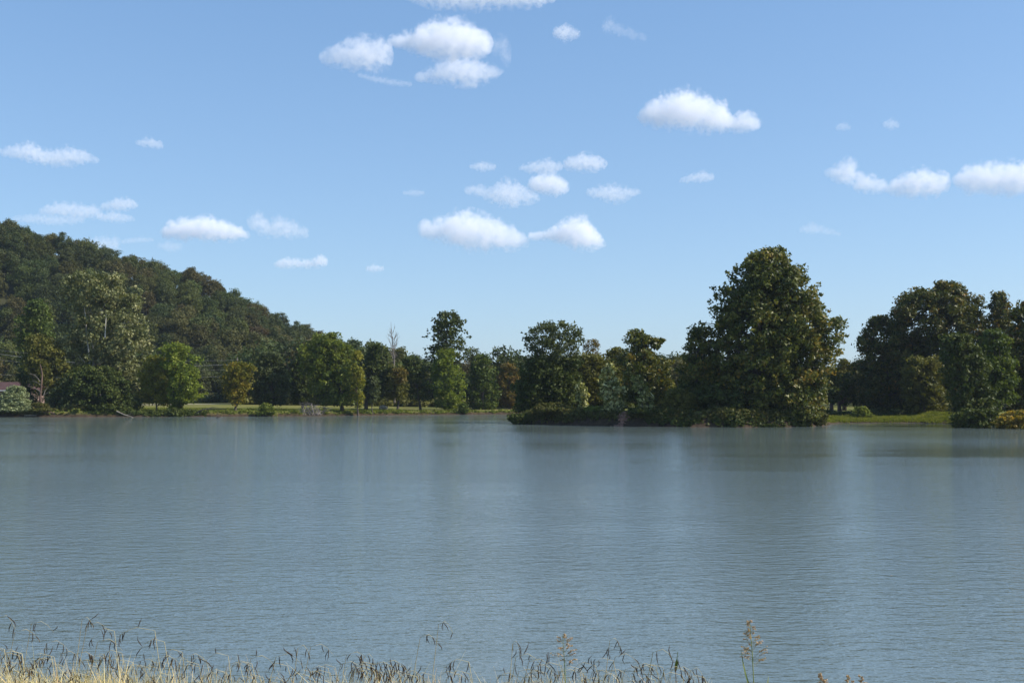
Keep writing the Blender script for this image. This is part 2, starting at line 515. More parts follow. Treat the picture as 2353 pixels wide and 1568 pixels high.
def leaves(centres, radii, leaf, cover, squash=0.8, outward=0.7, up=0.25, elong=1.3, cap=160000, tri=True, pv=None):
    """leaf-sized faces spread through each puff; returns V, F, attributes"""
    n_per = np.maximum(5, (cover * (radii / leaf) ** 2).astype(int))
    tot = n_per.sum()
    if tot > cap:
        n_per = np.maximum(4, (n_per * cap / tot).astype(int))
    pid = np.repeat(np.arange(len(centres)), n_per)
    n = len(pid)
    d = unit(n)
    rr = RNG.random(n) ** 0.42
    rr *= 1 + 0.25 * RNG.normal(size=n) * 0.6
    off = d * (radii[pid] * rr)[:, None]
    off[:, 2] *= squash
    p = centres[pid] + off
    nr = d * outward + unit(n) * 0.9 + np.array([0, 0, up])
    nr /= np.linalg.norm(nr, axis=1, keepdims=True)
    a = np.cross(nr, unit(n)); a /= np.linalg.norm(a, axis=1, keepdims=True) + 1e-9
    bb = np.cross(nr, a)
    s = leaf * (0.6 + 0.8 * RNG.random(n))[:, None]
    a = a * s * 0.5 * elong; bb = bb * s * 0.5
    if tri:
        Vt = np.stack([p - a * 0.7 - bb, p - a * 0.7 + bb, p + a * 1.2], axis=1).reshape(-1, 3)
        Ft = np.arange(n * 3).reshape(n, 3)
    else:
        Vt = np.stack([p - a, p - bb * 0.7, p + a, p + bb * 0.7], axis=1).reshape(-1, 3)
        Ft = np.arange(n * 4).reshape(n, 4)
    if pv is None:
        pv = RNG.random(len(centres))
    return Vt, Ft, {'v': RNG.random(n), 'puff': pv[pid]}


def shape_puffs(profile, Y, puff, c2=1.0, depth=0.8, rough=0.22, nmax=1500, fill=0.4):
    """profile rows (py, xl, xr) in photograph units -> puff centres inside the solid crown"""
    rows = sorted(profile)
    py = np.array([r[0] for r in rows], float)
    xl = np.array([r[1] for r in rows], float); xr = np.array([r[2] for r in rows], float)
    k = Y / F
    h = (py[-1] - py[0]) * k
    w = (xr - xl) * k
    wm = float(np.sum((w[1:] + w[:-1]) * 0.5 * np.diff(py))) / (py[-1] - py[0])
    n = int(min(nmax, c2 * (math.pi * 0.5 * (wm * 1.0 + wm * depth) * h * 0.5 + wm * wm) / puff ** 2 * 1.1))
    n = max(n, 6)
    tt = RNG.random(n * 4) * (py[-1] - py[0]) + py[0]
    ww = np.interp(tt, py, xr - xl)
    keep = RNG.random(n * 4) < ww / max((xr - xl).max(), 1)
    tt = tt[keep][:n]
    n = len(tt)
    L_, R_ = np.interp(tt, py, xl), np.interp(tt, py, xr)
    c0 = (L_ + R_) / 2; hw = (R_ - L_) / 2 * k
    rad = puff * (0.65 + 0.7 * RNG.random(n))
    th = RNG.random(n) * 2 * math.pi
    q = RNG.random(n) ** fill
    rough = rough * 0.55
    hh_ = tt * k / (puff * 2.4)
    ph = RNG.random(4) * 6
    lump = 1 - rough * 0.1 + rough * (np.sin(3 * th + hh_ * 1.9 + ph[0]) * np.cos(hh_ * 1.3 + th + ph[1]) * 0.7 + np.sin(6 * th - hh_ * 2.7 + ph[2]) * np.sin(hh_ * 3.1 + ph[3]) * 0.6)
    spray = RNG.random(n) < 0.12
    rad = np.where(spray, puff * (0.28 + 0.25 * RNG.random(n)), rad)
    q = np.where(spray, 1.0 + 0.10 * RNG.random(n), q)
    hx = np.maximum(hw - rad * 0.4, 0.05) * lump
    hy = np.maximum(hw * depth - rad * 0.6, 0.05) * lump
    X = (c0 - CX) * k + np.cos(th) * hx * q
    Yv = Y + np.sin(th) * hy * q
    u0 = (CY - tt) / F
    Z = EYE + (math.sin(PITCH) + u0 * math.cos(PITCH)) / (math.cos(PITCH) - u0 * math.sin(PITCH)) * Y
    # keep the crown's rim inside its outline at top
    ztop = Z.max()
    Z = np.minimum(Z, ztop - rad * 0.5)
    return np.stack([X, Yv, Z], 1), rad


def limbs(base, top, r0, cen, n_l, sides=6, bend=0.6, r_l=0.35, twig=0.02):
    """tapered trunk + limbs reaching puff centres"""
    T = Tubes(sides)
    base = Vector(base); top = Vector(top)
    pts, rad = [], []
    n = 7
    wb = [Vector((random.uniform(-1, 1), random.uniform(-1, 1), 0)) * bend for _ in range(3)]
    for i in range(n + 1):
        t = i / n
        p = base.lerp(top, t) + wb[0] * math.sin(t * 3.1) * 0.6 + wb[1] * math.sin(t * 6.3) * 0.3
        pts.append(p); rad.append(r0 * (1 - 0.85 * t) * (1.35 if i == 0 else 1.0))
    pts[0] = base - Vector((0, 0, 0.4))
    T.add(pts, rad)
    if len(cen):
        sel = RNG.choice(len(cen), size=min(n_l, len(cen)), replace=False)
        for s in sel:
            c = Vector(cen[s])
            t = max(0.2, min(0.9, (c.z - base.z) / max(0.5, (top.z - base.z)) - 0.15 - 0.2 * random.random()))
            i = t * n; a = int(i); f_ = i - a
            st_ = pts[a].lerp(pts[min(a + 1, n)], f_)
            r = (rad[a] * (1 - f_) + rad[min(a + 1, n)] * f_) * r_l * 1.4
            mid = st_.lerp(c, 0.5) + Vector((random.uniform(-.4, .4), random.uniform(-.4, .4), (c - st_).length * 0.12))
            T.add([st_, st_.lerp(mid, 0.6), mid, mid.lerp(c, 0.6), c], [r, r * 0.8, r * 0.55, r * 0.35, twig])
    return T


def tree(name, label, profile, Y, mat, cat='tree', group=None, puff=1.2, leaf=0.34, cover=7.0, c2=1.0, depth=0.8, trunk=None,
         bark='bark', n_l=14, cap=110000, base=None, rough=0.22, fill=0.4, squash=0.8, outward=0.7, elong=1.3, trunk_top=None,
         extra=None, tri=True, bend=0.6, up=0.25, crown='crown'):
    cen, rad = shape_puffs(profile, Y, puff, c2, depth, rough, fill=fill)
    pv = RNG.random(len(cen))
    rows = sorted(profile)
    if base is None:
        base = (rows[-1][1] + rows[-1][2]) / 2
    bx = (base - CX) / F * Y
    bz = gz(bx, Y)
    zmin = bz + 0.15
    cen[:, 2] = np.maximum(cen[:, 2], zmin + rad * 0.35)
    root = empty(name, (bx, Y, bz), label, cat, group)
    o = np.array([bx, Y, bz])
    Vt, Ft, at_ = leaves(cen - o, rad, leaf, cover, squash=squash, outward=outward, elong=elong, cap=cap, tri=tri, pv=pv, up=up)
    link(crown, mesh_np(crown, Vt, Ft, M[mat], at_), root)
    if extra:
        for nm, prof2, mat2, lab2, kw in extra:
            c_, r_ = shape_puffs(prof2, Y + kw.get('dy', -1.0), kw.get('puff', puff), kw.get('c2', c2), kw.get('depth', depth), rough, fill=fill)
            Vt, Ft, at_ = leaves(c_ - o, r_, kw.get('leaf', leaf), kw.get('cover', cover), cap=kw.get('cap', 30000), elong=elong)
            oo = link(nm, mesh_np(nm, Vt, Ft, M[mat2], at_), root)
            if lab2: oo['label'] = lab2
    if trunk:
        ctop = np.array([(rows[0][1] + rows[0][2]) / 2, rows[0][0]])
        if trunk_top is None:
            tp = at(ctop[0] * 0.6 + base * 0.4, rows[0][0] + (rows[-1][0] - rows[0][0]) * 0.12, Y)
        else:
            tp = at(trunk_top[0], trunk_top[1], Y)
        T = limbs((0, 0, 0), tuple(np.array(tp) - o), trunk, cen - o, n_l, bend=bend)
        link('trunk', T.build('trunk', M[bark]), root)
    return root


# ---- prototypes of woodland trees, copied with shared meshes
def proto_crown(w, h, leaf, mat, seed, cover=5.0, n=95):
    """crown whose trunk foot is the origin"""
    cen = []
    rad = []
    k = 0
    while k < n:
        p = RNG.normal(size=3) * np.array([.36, .36, .33])
        r = np.linalg.norm(p)
        if r > 1 or r < 0.2 or p[2] < -0.75: continue
        p = p / max(r, 1e-6) * (r ** 0.4) * (0.80 + 0.34 * RNG.random())
        x, y, z = p[0] * w / 2 * 0.85, p[1] * w / 2 * 0.85, h * 0.52 + p[2] * h * 0.44
        cen.append((x, y, z)); rad.append(w * (0.07 + 0.10 * RNG.random()))
        k += 1
    cen = np.array(cen); rad = np.array(rad)
    Vt, Ft, at_ = leaves(cen, rad, leaf, cover, cap=15000, outward=0.9)
    T = limbs((0, 0, 0), (0, 0, h * 0.8), w * 0.028, cen, 8, sides=5, bend=0.3)
    return mesh_np('crown', Vt, Ft, mat, at_), T.build('trunk', M['bark'])


protos = []
for kd in range(4):
    for j in range(3):
        w = [13.5, 15.5, 12.0][j]; h = [13.5, 14.5, 15.5][j]
        protos.append((kd, proto_crown(w, h, 0.52, M['h%d' % kd], kd * 7 + j)))


def copy_tree_at(name, pid_, x, y, s, label, group, sz=1.0, cat='tree'):
    kd, (cm, tm) = protos[pid_]
    r = empty(name, (x, y, gz(x, y) - 0.2), label, cat, group)
    r.rotation_euler = (0, 0, random.uniform(0, 6.28))
    r.scale = (s, s, s * sz)
    link('crown', cm, r)
    link('trunk', tm, r)
    return r


KN = ['dark green', 'mid green', 'olive green', 'russet brown tinged']
pts = []
tries = 0
while len(pts) < 298 and tries < 60000:
    tries += 1
    y = 334 + 168 * random.random() ** 0.9
    x = random.uniform(-242, -28)
    if x < -0.4663 * y - 9: continue
    rz = float(np.interp(x, RX, RZ))
    if rz < 9 and y > 372: continue
    md = 7.1
    if all((x - a) ** 2 + ((y - b_) * 0.9) ** 2 > md * md for a, b_ in pts):
        pts.append((x, y))
HT = []
for x, y in pts:
    v = wob(np.array([x]), np.array([y]), 30.0, 4.0)[0] + random.gauss(0, 0.45)
    kd = 0 if v < -0.1 else (1 if v < 0.3 else 2)
    if random.random() < 0.05: kd = 3
    sc_ = random.uniform(0.64, .92) if y < 430 else random.uniform(.66, .84)
    pxx = CX + F * x / y
    zone = 'near the skyline' if y > 428 else ('on the hillside' if y > 375 else 'at the hill foot')
    over = 'above the house' if pxx < 135 else ('above the pale sycamore' if pxx < 350 else ('above the yellow tree' if pxx < 610 else 'above the large green tree'))
    size = 'small' if sc_ < 0.73 else ('medium' if sc_ < 0.82 else 'large')
    HT.append((x, y, kd, sc_, '%s %s tree %s %s' % (size, ['dark green', 'mid green', 'olive', 'russet'][kd], zone, over), pxx))
ORD = ['first', 'second', 'third', 'fourth', 'fifth', 'sixth', 'seventh', 'eighth', 'ninth', 'tenth', 'eleventh', 'twelfth', 'thirteenth', 'fourteenth', 'fifteenth', 'sixteenth', 'seventeenth', 'eighteenth', 'nineteenth', 'twentieth']


def unique_labels(items):
    """items: (label, horizontal place) -> labels told apart by their order from the left"""
    out = [None] * len(items)
    by = {}
    for i, (lb, q) in enumerate(items): by.setdefault(lb, []).append((q, i))
    for lb, l in by.items():
        l.sort()
        for k, (q, i) in enumerate(l):
            out[i] = lb if len(l) == 1 else lb + ', %s from left' % ORD[min(k, 19)]
    return out


for (x, y, kd, sc_, lb, pxx), lab in zip(HT, unique_labels([(h[4], h[5]) for h in HT])):
    copy_tree_at('hillside_tree', kd * 3 + random.randrange(3), x, y, sc_, lab, 'trees of the wooded hillside')

# background woodland beyond the lawn and behind the point: (px, top py, Y, kind, half width px)
BGW = [(575, 850, 296, 2), (640, 846, 300, 0), (690, 850, 292, 1), (745, 842, 300, 0), (800, 846, 290, 0), (850, 842, 296, 1), (890, 850, 290, 0), (935, 846, 294, 2), (1040, 848, 292, 0), (1095, 850, 296, 0), (1135, 846, 290, 2), (1180, 848, 284, 0), (1215, 842, 270, 1),
       (1410, 826, 262, 1), (1540, 822, 260, 2), (1575, 806, 300, 0), (1650, 812, 260, 0), (1880, 850, 262, 0), (1985, 846, 250, 1),
       (600, 786, 322, 1), (655, 770, 330, 0), (715, 776, 325, 2), (770, 782, 318, 1), (820, 784, 322, 0), (862, 788, 316, 0), (905, 792, 322, 2), (880, 822, 300, 2),
       (945, 812, 300, 1), (975, 820, 318, 0), (1005, 830, 300, 0), (1040, 828, 306, 2), (1085, 822, 302, 3), (1112, 826, 315, 1),
       (1150, 812, 320, 0), (1185, 815, 310, 2), (1225, 820, 300, 0), (1270, 822, 290, 1), (1310, 818, 300, 2), (1350, 820, 310, 3), (1395, 815, 300, 2),
       (1440, 820, 280, 0), (1480, 812, 300, 1), (1515, 818, 320, 0), (1560, 815, 290, 2), (1620, 820, 300, 1), (1700, 820, 300, 0), (1790, 820, 300, 1), (1860, 826, 300, 2),
       (1990, 815, 270, 0), (2050, 800, 280, 1), (2120, 800, 270, 0), (2200, 800, 280, 2), (2280, 800, 270, 0), (2350, 790, 280, 1)]
WB = ['%s background tree %s' % (KN[q[3]], 'beyond the lawn' if q[0] < 1150 else ('behind the wooded point' if q[0] < 1900 else 'behind the right hand grove')) for q in BGW]
for (px_, py_, Y_, kd), lab in zip(BGW, unique_labels([(w_, q[0]) for w_, q in zip(WB, BGW)])):
    p = at(px_, py_, Y_)
    g_ = gz(p.x, p.y)
    hgt = [13.5, 14.5, 15.5]
    j = random.randrange(3)
    need = p.z - g_ + 0.6
    s = need / hgt[j]
    sxy = min(1.25, max(0.98, s))
    copy_tree_at('woodland_tree', kd * 3 + j, p.x, p.y, sxy, lab, 'background trees of the woodland', sz=s / sxy)

# ------------------------------------------------------------------ trees one can tell apart
# -- left bank
t = tree('sycamore_tree', 'tall pale leaved sycamore with white forked stems on the left bank below the hill',
         [(627, 176, 256), (639, 140, 287), (660, 133, 312), (695, 140, 325), (747, 147, 346), (781, 150, 350), (816, 158, 332), (850, 165, 330), (885, 170, 320)],
         237, 'pale', puff=1.25, leaf=0.42, cover=6.5, c2=0.85, trunk=0.45, bark='barkwhite', base=215, cap=90000, rough=0.3)
for i, (path, r) in enumerate([([(193, 702), (197, 730), (198, 760), (202, 790), (205, 820), (208, 870)], .20), ([(244, 715), (243, 735), (242, 755), (241, 775)], .19)]):
    T = Tubes(6)
    P = [at(a, c, 232.5 + k * 0.2) - t.location for k, (a, c) in enumerate(path)]
    T.add(P, [r * (0.3 + 0.6 * k / (len(P) - 1)) for k in range(len(P))])
    link('stem', T.build('stem', M['barkwhite']), t)
tree('broadleaf_tree', 'bright green round tree standing behind the wires above the brick house', [(688, 62, 92), (715, 40, 110), (760, 34, 120), (805, 38, 124), (850, 45, 118)],
     292, 'green', puff=1.5, leaf=0.5, trunk=.3, base=80, cap=20000)
tree('broadleaf_tree', 'slender olive green tree right of the dead trunk on the left bank', [(764, 64, 98), (790, 50, 138), (830, 50, 160), (870, 66, 175), (910, 90, 185), (940, 100, 190)],
     231, 'olive', puff=1.0, leaf=0.36, cover=6, trunk=.22, base=130, cap=40000, fill=.5)
tree('broadleaf_tree', 'dense dark green tree at the waterline under the pale sycamore', [(840, 170, 240), (870, 150, 300), (905, 148, 318), (935, 152, 322), (951, 160, 312)],
     229, 'dark', puff=1.0, leaf=0.36, cover=7, trunk=.25, base=240, cap=50000)
tree('broadleaf_tree', 'grey green understorey tree between dead trunk and pale sycamore', [(868, 135, 180), (895, 118, 205), (925, 112, 212), (948, 118, 205)],
     228, 'darkgrey', puff=.9, leaf=0.34, cover=6, trunk=.15, base=160, cap=26000)
tree('willow_shrub', 'silvery green rounded shrub at the far left waterline before the house', [(885, 24, 46), (900, 10, 62), (922, -6, 72), (945, -14, 84), (954, -14, 92)],
     224, 'silver', cat='shrub', puff=.6, leaf=0.26, cover=7, trunk=.10, base=35, cap=30000, n_l=8)
tree('broadleaf_tree', 'dark leafy young tree shading the right end of the brick house', [(845, 40, 66), (865, 34, 78), (890, 52, 84), (915, 58, 88), (940, 60, 90)], 240, 'dark', puff=.7, leaf=.32, cap=12000, trunk=.12, cover=5)
tree('low_shrub', 'olive green low bush right of the silvery shrub', [(925, 78, 100), (938, 70, 118), (953, 66, 126)], 223.5, 'bankweed', cat='shrub', puff=.5, leaf=.25, cap=10000, trunk=.05, n_l=5)
tree('broadleaf_tree', 'yellowish olive round crowned tree right of the pale sycamore', [(815, 345, 372), (835, 326, 392), (870, 314, 404), (905, 318, 402), (928, 330, 392)],
     232, 'yellowgreen', puff=.95, leaf=0.33, cover=5.5, trunk=.16, bark='barkgrey', base=362, cap=32000, rough=.15)
tree('broadleaf_tree', 'bushy lime green tree with drooping foliage leaning over the dark bank', [(788, 385, 408), (800, 368, 440), (825, 366, 456), (860, 372, 466), (890, 378, 474), (912, 382, 470), (928, 388, 430), (946, 392, 412)],
     230, 'limeleaf', puff=.85, leaf=0.38, cover=5.5, trunk=.35, base=402, cap=40000, rough=.85)
tree('maple_tree', 'golden yellow small tree on the riverside lawn', [(832, 525, 571), (841, 518, 580), (854, 514, 588), (872, 506, 583), (890, 508, 574), (911, 508, 572), (927, 522, 563)],
     234, 'yellow', puff=.7, leaf=0.34, cover=5, trunk=.26, base=541, cap=32000, rough=.8)
tree('willow_tree', 'dark round willow on the lawn right of the yellow tree', [(806, 605, 636), (825, 586, 652), (865, 578, 662), (905, 575, 668), (930, 588, 655)],
     242, 'darkgrey', puff=1.1, leaf=0.36, cover=7.5, trunk=.4, base=624, cap=40000)
tree('broadleaf_tree', 'dark shaded tree between the round willow and the large green tree', [(812, 680, 700), (840, 662, 715), (880, 660, 722), (920, 668, 722)],
     252, 'dark', puff=1.1, leaf=0.4, cover=7, trunk=.3, base=697, cap=26000)
tree('maple_tree', 'large fresh green tree with drooping layered crown on the lawn', [(764, 737, 775), (775, 705, 786), (791, 694, 800), (820, 687, 810), (850, 695, 820), (880, 706, 828), (900, 725, 830), (925, 745, 826)],
     240, 'bright', puff=1.0, leaf=0.40, cover=6.5, trunk=.42, base=787, cap=80000, rough=.7)
tree('maple_tree', 'narrow yellow green tree against the right side of the large green tree', [(806, 812, 828), (835, 804, 836), (880, 806, 838), (912, 812, 836), (932, 818, 832)],
     237, 'yellowgreen', puff=.8, leaf=0.38, cover=6, trunk=.2, base=824, cap=18000)
tree('broadleaf_tree', 'dark tree with thick leaning trunk right of the yellow green tree', [(790, 846, 880), (815, 836, 898), (860, 830, 906), (900, 834, 896), (922, 838, 880)],
     250, 'dark', puff=1.1, leaf=0.42, cover=6, trunk=.42, base=841, cap=34000)
tree('broadleaf_tree', 'grey leaved thin tree with pale trunk among the lawn trees', [(862, 848, 866), (885, 842, 874), (910, 845, 872), (922, 850, 868)],
     240, 'darkgrey', puff=.7, leaf=0.36, cover=4, trunk=.13, bark='bark', base=857, cap=9000)
tree('broadleaf_tree', 'olive tree with russet top and twin dark trunks on the lawn', [(838, 898, 922), (860, 884, 936), (890, 880, 942), (918, 890, 934)],
     248, 'olive', puff=.95, leaf=0.38, cover=5.5, trunk=.28, base=913, cap=24000,
     extra=[('russet_foliage', [(846, 905, 930), (862, 900, 938), (878, 908, 932)], 'russet', 'russet brown foliage near the top', dict(dy=-3.0, puff=.7, cap=3500))])
tree('broadleaf_tree', 'dark upright tree with bare lower trunk left of the tall tree', [(818, 928, 958), (850, 918, 982), (885, 922, 990), (915, 935, 985)],
     254, 'dark', puff=1.05, leaf=0.42, cover=6, trunk=.3, base=967, cap=30000)
tree('cottonwood_tree', 'tallest tree of the far shore, dark top above a vine clad bright green base', [(716, 1006, 1048), (727, 1000, 1061), (747, 989, 1066), (767, 987, 1074), (783, 992, 1068), (797, 984, 1070), (815, 984, 1064), (845, 988, 1060)],
     256, 'dark', puff=.85, leaf=0.46, cover=3.8, c2=1.15, trunk=.45, base=1025, cap=34000, rough=.75,
     extra=[('vine_foliage', [(802, 1000, 1044), (830, 994, 1054), (850, 992, 1058), (880, 992, 1064), (911, 992, 1066), (938, 1000, 1056)], 'limeleaf', 'bright green vine covered lower half', dict(dy=-3.0, puff=1.0, leaf=.36, cover=6.5, cap=42000, c2=1.1))])
tree('broadleaf_tree', 'nearly leafless thin tree behind the right side of the tall tree', [(796, 1076, 1098), (810, 1068, 1108), (828, 1066, 1104)],
     268, 'darkgrey', puff=.8, leaf=0.3, cover=2.0, trunk=.2, base=1086, cap=4000)
tree('broadleaf_tree', 'broad mid green tree with drooping right edge beside the channel', [(812, 1095, 1116), (830, 1082, 1134), (860, 1076, 1140), (890, 1070, 1146), (920, 1068, 1150), (942, 1082, 1142)],
     262, 'green', puff=1.1, leaf=0.42, cover=6.5, trunk=.35, base=1108, cap=44000)
tree('oak_tree', 'open crowned dark oak behind the channel mouth', [(791, 1148, 1166), (802, 1128, 1188), (820, 1126, 1204), (840, 1132, 1200), (880, 1140, 1196)],
     276, 'dark', puff=1.0, leaf=0.5, cover=3.2, c2=.8, trunk=.35, base=1166, cap=14000)
tree('broadleaf_tree', 'russet and yellow tinted tree at the channel mouth', [(834, 1160, 1184), (850, 1146, 1194), (880, 1141, 1198), (915, 1148, 1192), (936, 1158, 1184)],
     264, 'russet', puff=.95, leaf=0.4, cover=6, trunk=.25, base=1170, cap=22000)
tree('low_shrub', 'round green bush below the tall tree of the far shore', [(925, 1058, 1070), (936, 1053, 1077), (949, 1052, 1078)], 249, 'green', cat='shrub', puff=.5, leaf=.3, cap=6000, trunk=.06, n_l=4)
tree('low_shrub', 'feathery green bush on the bank below the dark round willow', [(925, 602, 616), (938, 594, 630), (952, 588, 640)], 229, 'weed', cat='shrub', puff=.5, leaf=.26, cap=9000, trunk=.06, n_l=5)

# -- wooded point
tree('locust_tree', 'dark heavy tree with feathery see through top on the tip of the point',
     [(822, 1208, 1330), (845, 1192, 1330), (875, 1182, 1328), (900, 1178, 1326), (925, 1176, 1316), (950, 1180, 1250)],
     177, 'dark', puff=1.0, leaf=0.32, cover=8, trunk=.4, base=1262, cap=90000, rough=.15, crown='crown', c2=1.2,
     extra=[('feathery_top', [(737, 1255, 1306), (748, 1226, 1326), (765, 1204, 1340), (785, 1200, 1340), (805, 1202, 1335), (825, 1208, 1330)], 'darkgrey', 'thin feathery upper crown with sky showing through', dict(dy=0.0, puff=.62, leaf=.30, cover=3.6, cap=26000, c2=.75))])
tree('broadleaf_tree', 'sparse grey twiggy tree right of the feathery tree', [(778, 1352, 1368), (790, 1340, 1378), (808, 1336, 1380), (828, 1338, 1376)],
     200, 'russet', puff=.5, leaf=0.2, cover=2.6, c2=.8, trunk=.12, bark='barkgrey', base=1358, cap=9000)
tree('broadleaf_tree', 'olive thicket tree between the feathery tree and the pale tipped saplings', [(815, 1310, 1370), (832, 1300, 1405), (860, 1300, 1425), (895, 1305, 1432), (930, 1310, 1430)],
     186, 'olive', puff=.9, leaf=0.3, cover=6.5, trunk=.25, base=1370, cap=60000)
tree('broadleaf_tree', 'brownish olive tree behind the saplings on the point', [(798, 1400, 1428), (815, 1385, 1450), (850, 1382, 1460), (900, 1385, 1460), (930, 1390, 1450)],
     190, 'olive', puff=.9, leaf=0.32, cover=6, trunk=.25, base=1425, cap=30000)
tree('sycamore_tree', 'medium sycamore with forked top and long right branch in the middle of the point',
     [(756, 1455, 1476), (764, 1441, 1486), (779, 1430, 1500), (798, 1427, 1522), (828, 1410, 1540), (860, 1412, 1546), (892, 1420, 1552), (925, 1435, 1552)],
     170, 'syc', puff=.9, leaf=0.36, cover=6.5, trunk=.4, base=1496, cap=80000, rough=.35,
     extra=[('branch_foliage', [(776, 1490, 1530), (784, 1490, 1526), (794, 1496, 1516)], 'syc', None, dict(dy=0, puff=.5, cap=2500))])
tree('sycamore_tree', 'lower sycamore leaning against the left side of the great tree', [(750, 1583, 1618), (765, 1578, 1650), (790, 1570, 1665), (830, 1562, 1670), (880, 1552, 1670), (920, 1548, 1660)],
     163, 'syc', puff=.95, leaf=0.36, cover=7, trunk=.35, base=1600, cap=70000, rough=.3)
tree('sycamore_tree', 'great broad crowned sycamore towering over the water, largest tree in view',
     [(571, 1752, 1800), (584, 1714, 1815), (603, 1696, 1832), (633, 1664, 1866), (669, 1648, 1888), (708, 1638, 1900), (741, 1636, 1926), (762, 1634, 1936), (800, 1636, 1928),
      (843, 1640, 1906), (888, 1650, 1906), (925, 1665, 1892), (950, 1740, 1880), (966, 1790, 1868)],
     160, 'syc', puff=1.1, leaf=0.36, cover=8, c2=1.5, trunk=.75, base=1752, cap=250000, rough=.3, n_l=26, depth=.75, fill=.55)
tree('broadleaf_tree', 'dark undergrowth tree in the shade beneath the great sycamore', [(880, 1560, 1700), (905, 1552, 1790), (938, 1552, 1800), (955, 1660, 1810), (972, 1680, 1800)],
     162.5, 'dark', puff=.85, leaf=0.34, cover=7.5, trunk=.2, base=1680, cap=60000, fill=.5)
tree('sapling_tree', 'small pale tipped cottonwood sapling, leftmost of the three on the point', [(877, 1331, 1337), (884, 1324, 1344), (894, 1322, 1350), (913, 1321, 1357), (934, 1326, 1350), (945, 1332, 1346)],
     166.5, 'poplar', cat='sapling', puff=.42, leaf=0.34, cover=4, trunk=.07, base=1340, cap=7000, n_l=10, rough=.4)
tree('sapling_tree', 'tall pale tipped cottonwood sapling, middle of the three on the point', [(834, 1396, 1404), (849, 1385, 1415), (860, 1376, 1419), (881, 1374, 1427), (902, 1378, 1440), (934, 1385, 1438), (955, 1390, 1425)],
     162, 'poplar', cat='sapling', puff=.45, leaf=0.38, cover=4.5, trunk=.10, base=1405, cap=16000, n_l=14, rough=.4)
tree('sapling_tree', 'pale tipped cottonwood sapling hanging over the water, rightmost of the three', [(858, 1459, 1465), (870, 1450, 1474), (892, 1455, 1490), (913, 1460, 1502), (934, 1466, 1505), (956, 1476, 1510), (970, 1484, 1508)],
     159, 'poplar', cat='sapling', puff=.45, leaf=0.38, cover=5, trunk=.10, base=1476, cap=16000, n_l=14, rough=.4)
for nm, lab, pr, Y_, mt, kw in [
        ('low_shrub', 'leafy dark bush overhanging the water at the tip of the point', [(950, 1170, 1215), (960, 1160, 1225), (968, 1172, 1230), (973, 1180, 1228)], 171, 'dark', dict(puff=.42, leaf=.28)),
        ('low_shrub', 'green sunlit bush on the bank below the feathery tree', [(926, 1240, 1290), (936, 1226, 1316), (955, 1224, 1325), (970, 1230, 1322)], 167.5, 'bankweed', dict(puff=.5, leaf=.24)),
        ('low_shrub', 'bright topped bush between the left and middle saplings', [(939, 1352, 1380), (948, 1340, 1398), (962, 1338, 1402), (972, 1345, 1400)], 163.5, 'weed', dict(puff=.45, leaf=.24)),
        ('low_shrub', 'dark hanging bush on the bank right of the reddish earth', [(944, 1448, 1500), (955, 1440, 1510), (974, 1446, 1508)], 158.2, 'dark', dict(puff=.45, leaf=.26)),
        ('low_shrub', 'speckled olive bush on the bank top left of the great sycamore', [(893, 1530, 1570), (910, 1522, 1600), (938, 1520, 1610)], 159, 'olive', dict(puff=.55, leaf=.28)),
        ('low_shrub', 'light green bush trailing into the water below the great sycamore', [(930, 1812, 1870), (950, 1806, 1888), (974, 1808, 1868)], 156.5, 'syc', dict(puff=.5, leaf=.28)),
        ('low_shrub', 'dark rounded bush at the end of the point beside the grassy cove', [(944, 1868, 1888), (955, 1858, 1900), (972, 1862, 1902)], 159.5, 'bankweed', dict(puff=.42, leaf=.26)),
        ('low_shrub', 'small bright green weedy bush on the cove lawn', [(934, 1965, 1985), (944, 1955, 1996), (955, 1952, 2004)], 186, 'weed', dict(puff=.4, leaf=.28))]:
    tree(nm, lab, pr, Y_, mt, cat='shrub', trunk=.07, n_l=6, cap=14000, **kw)

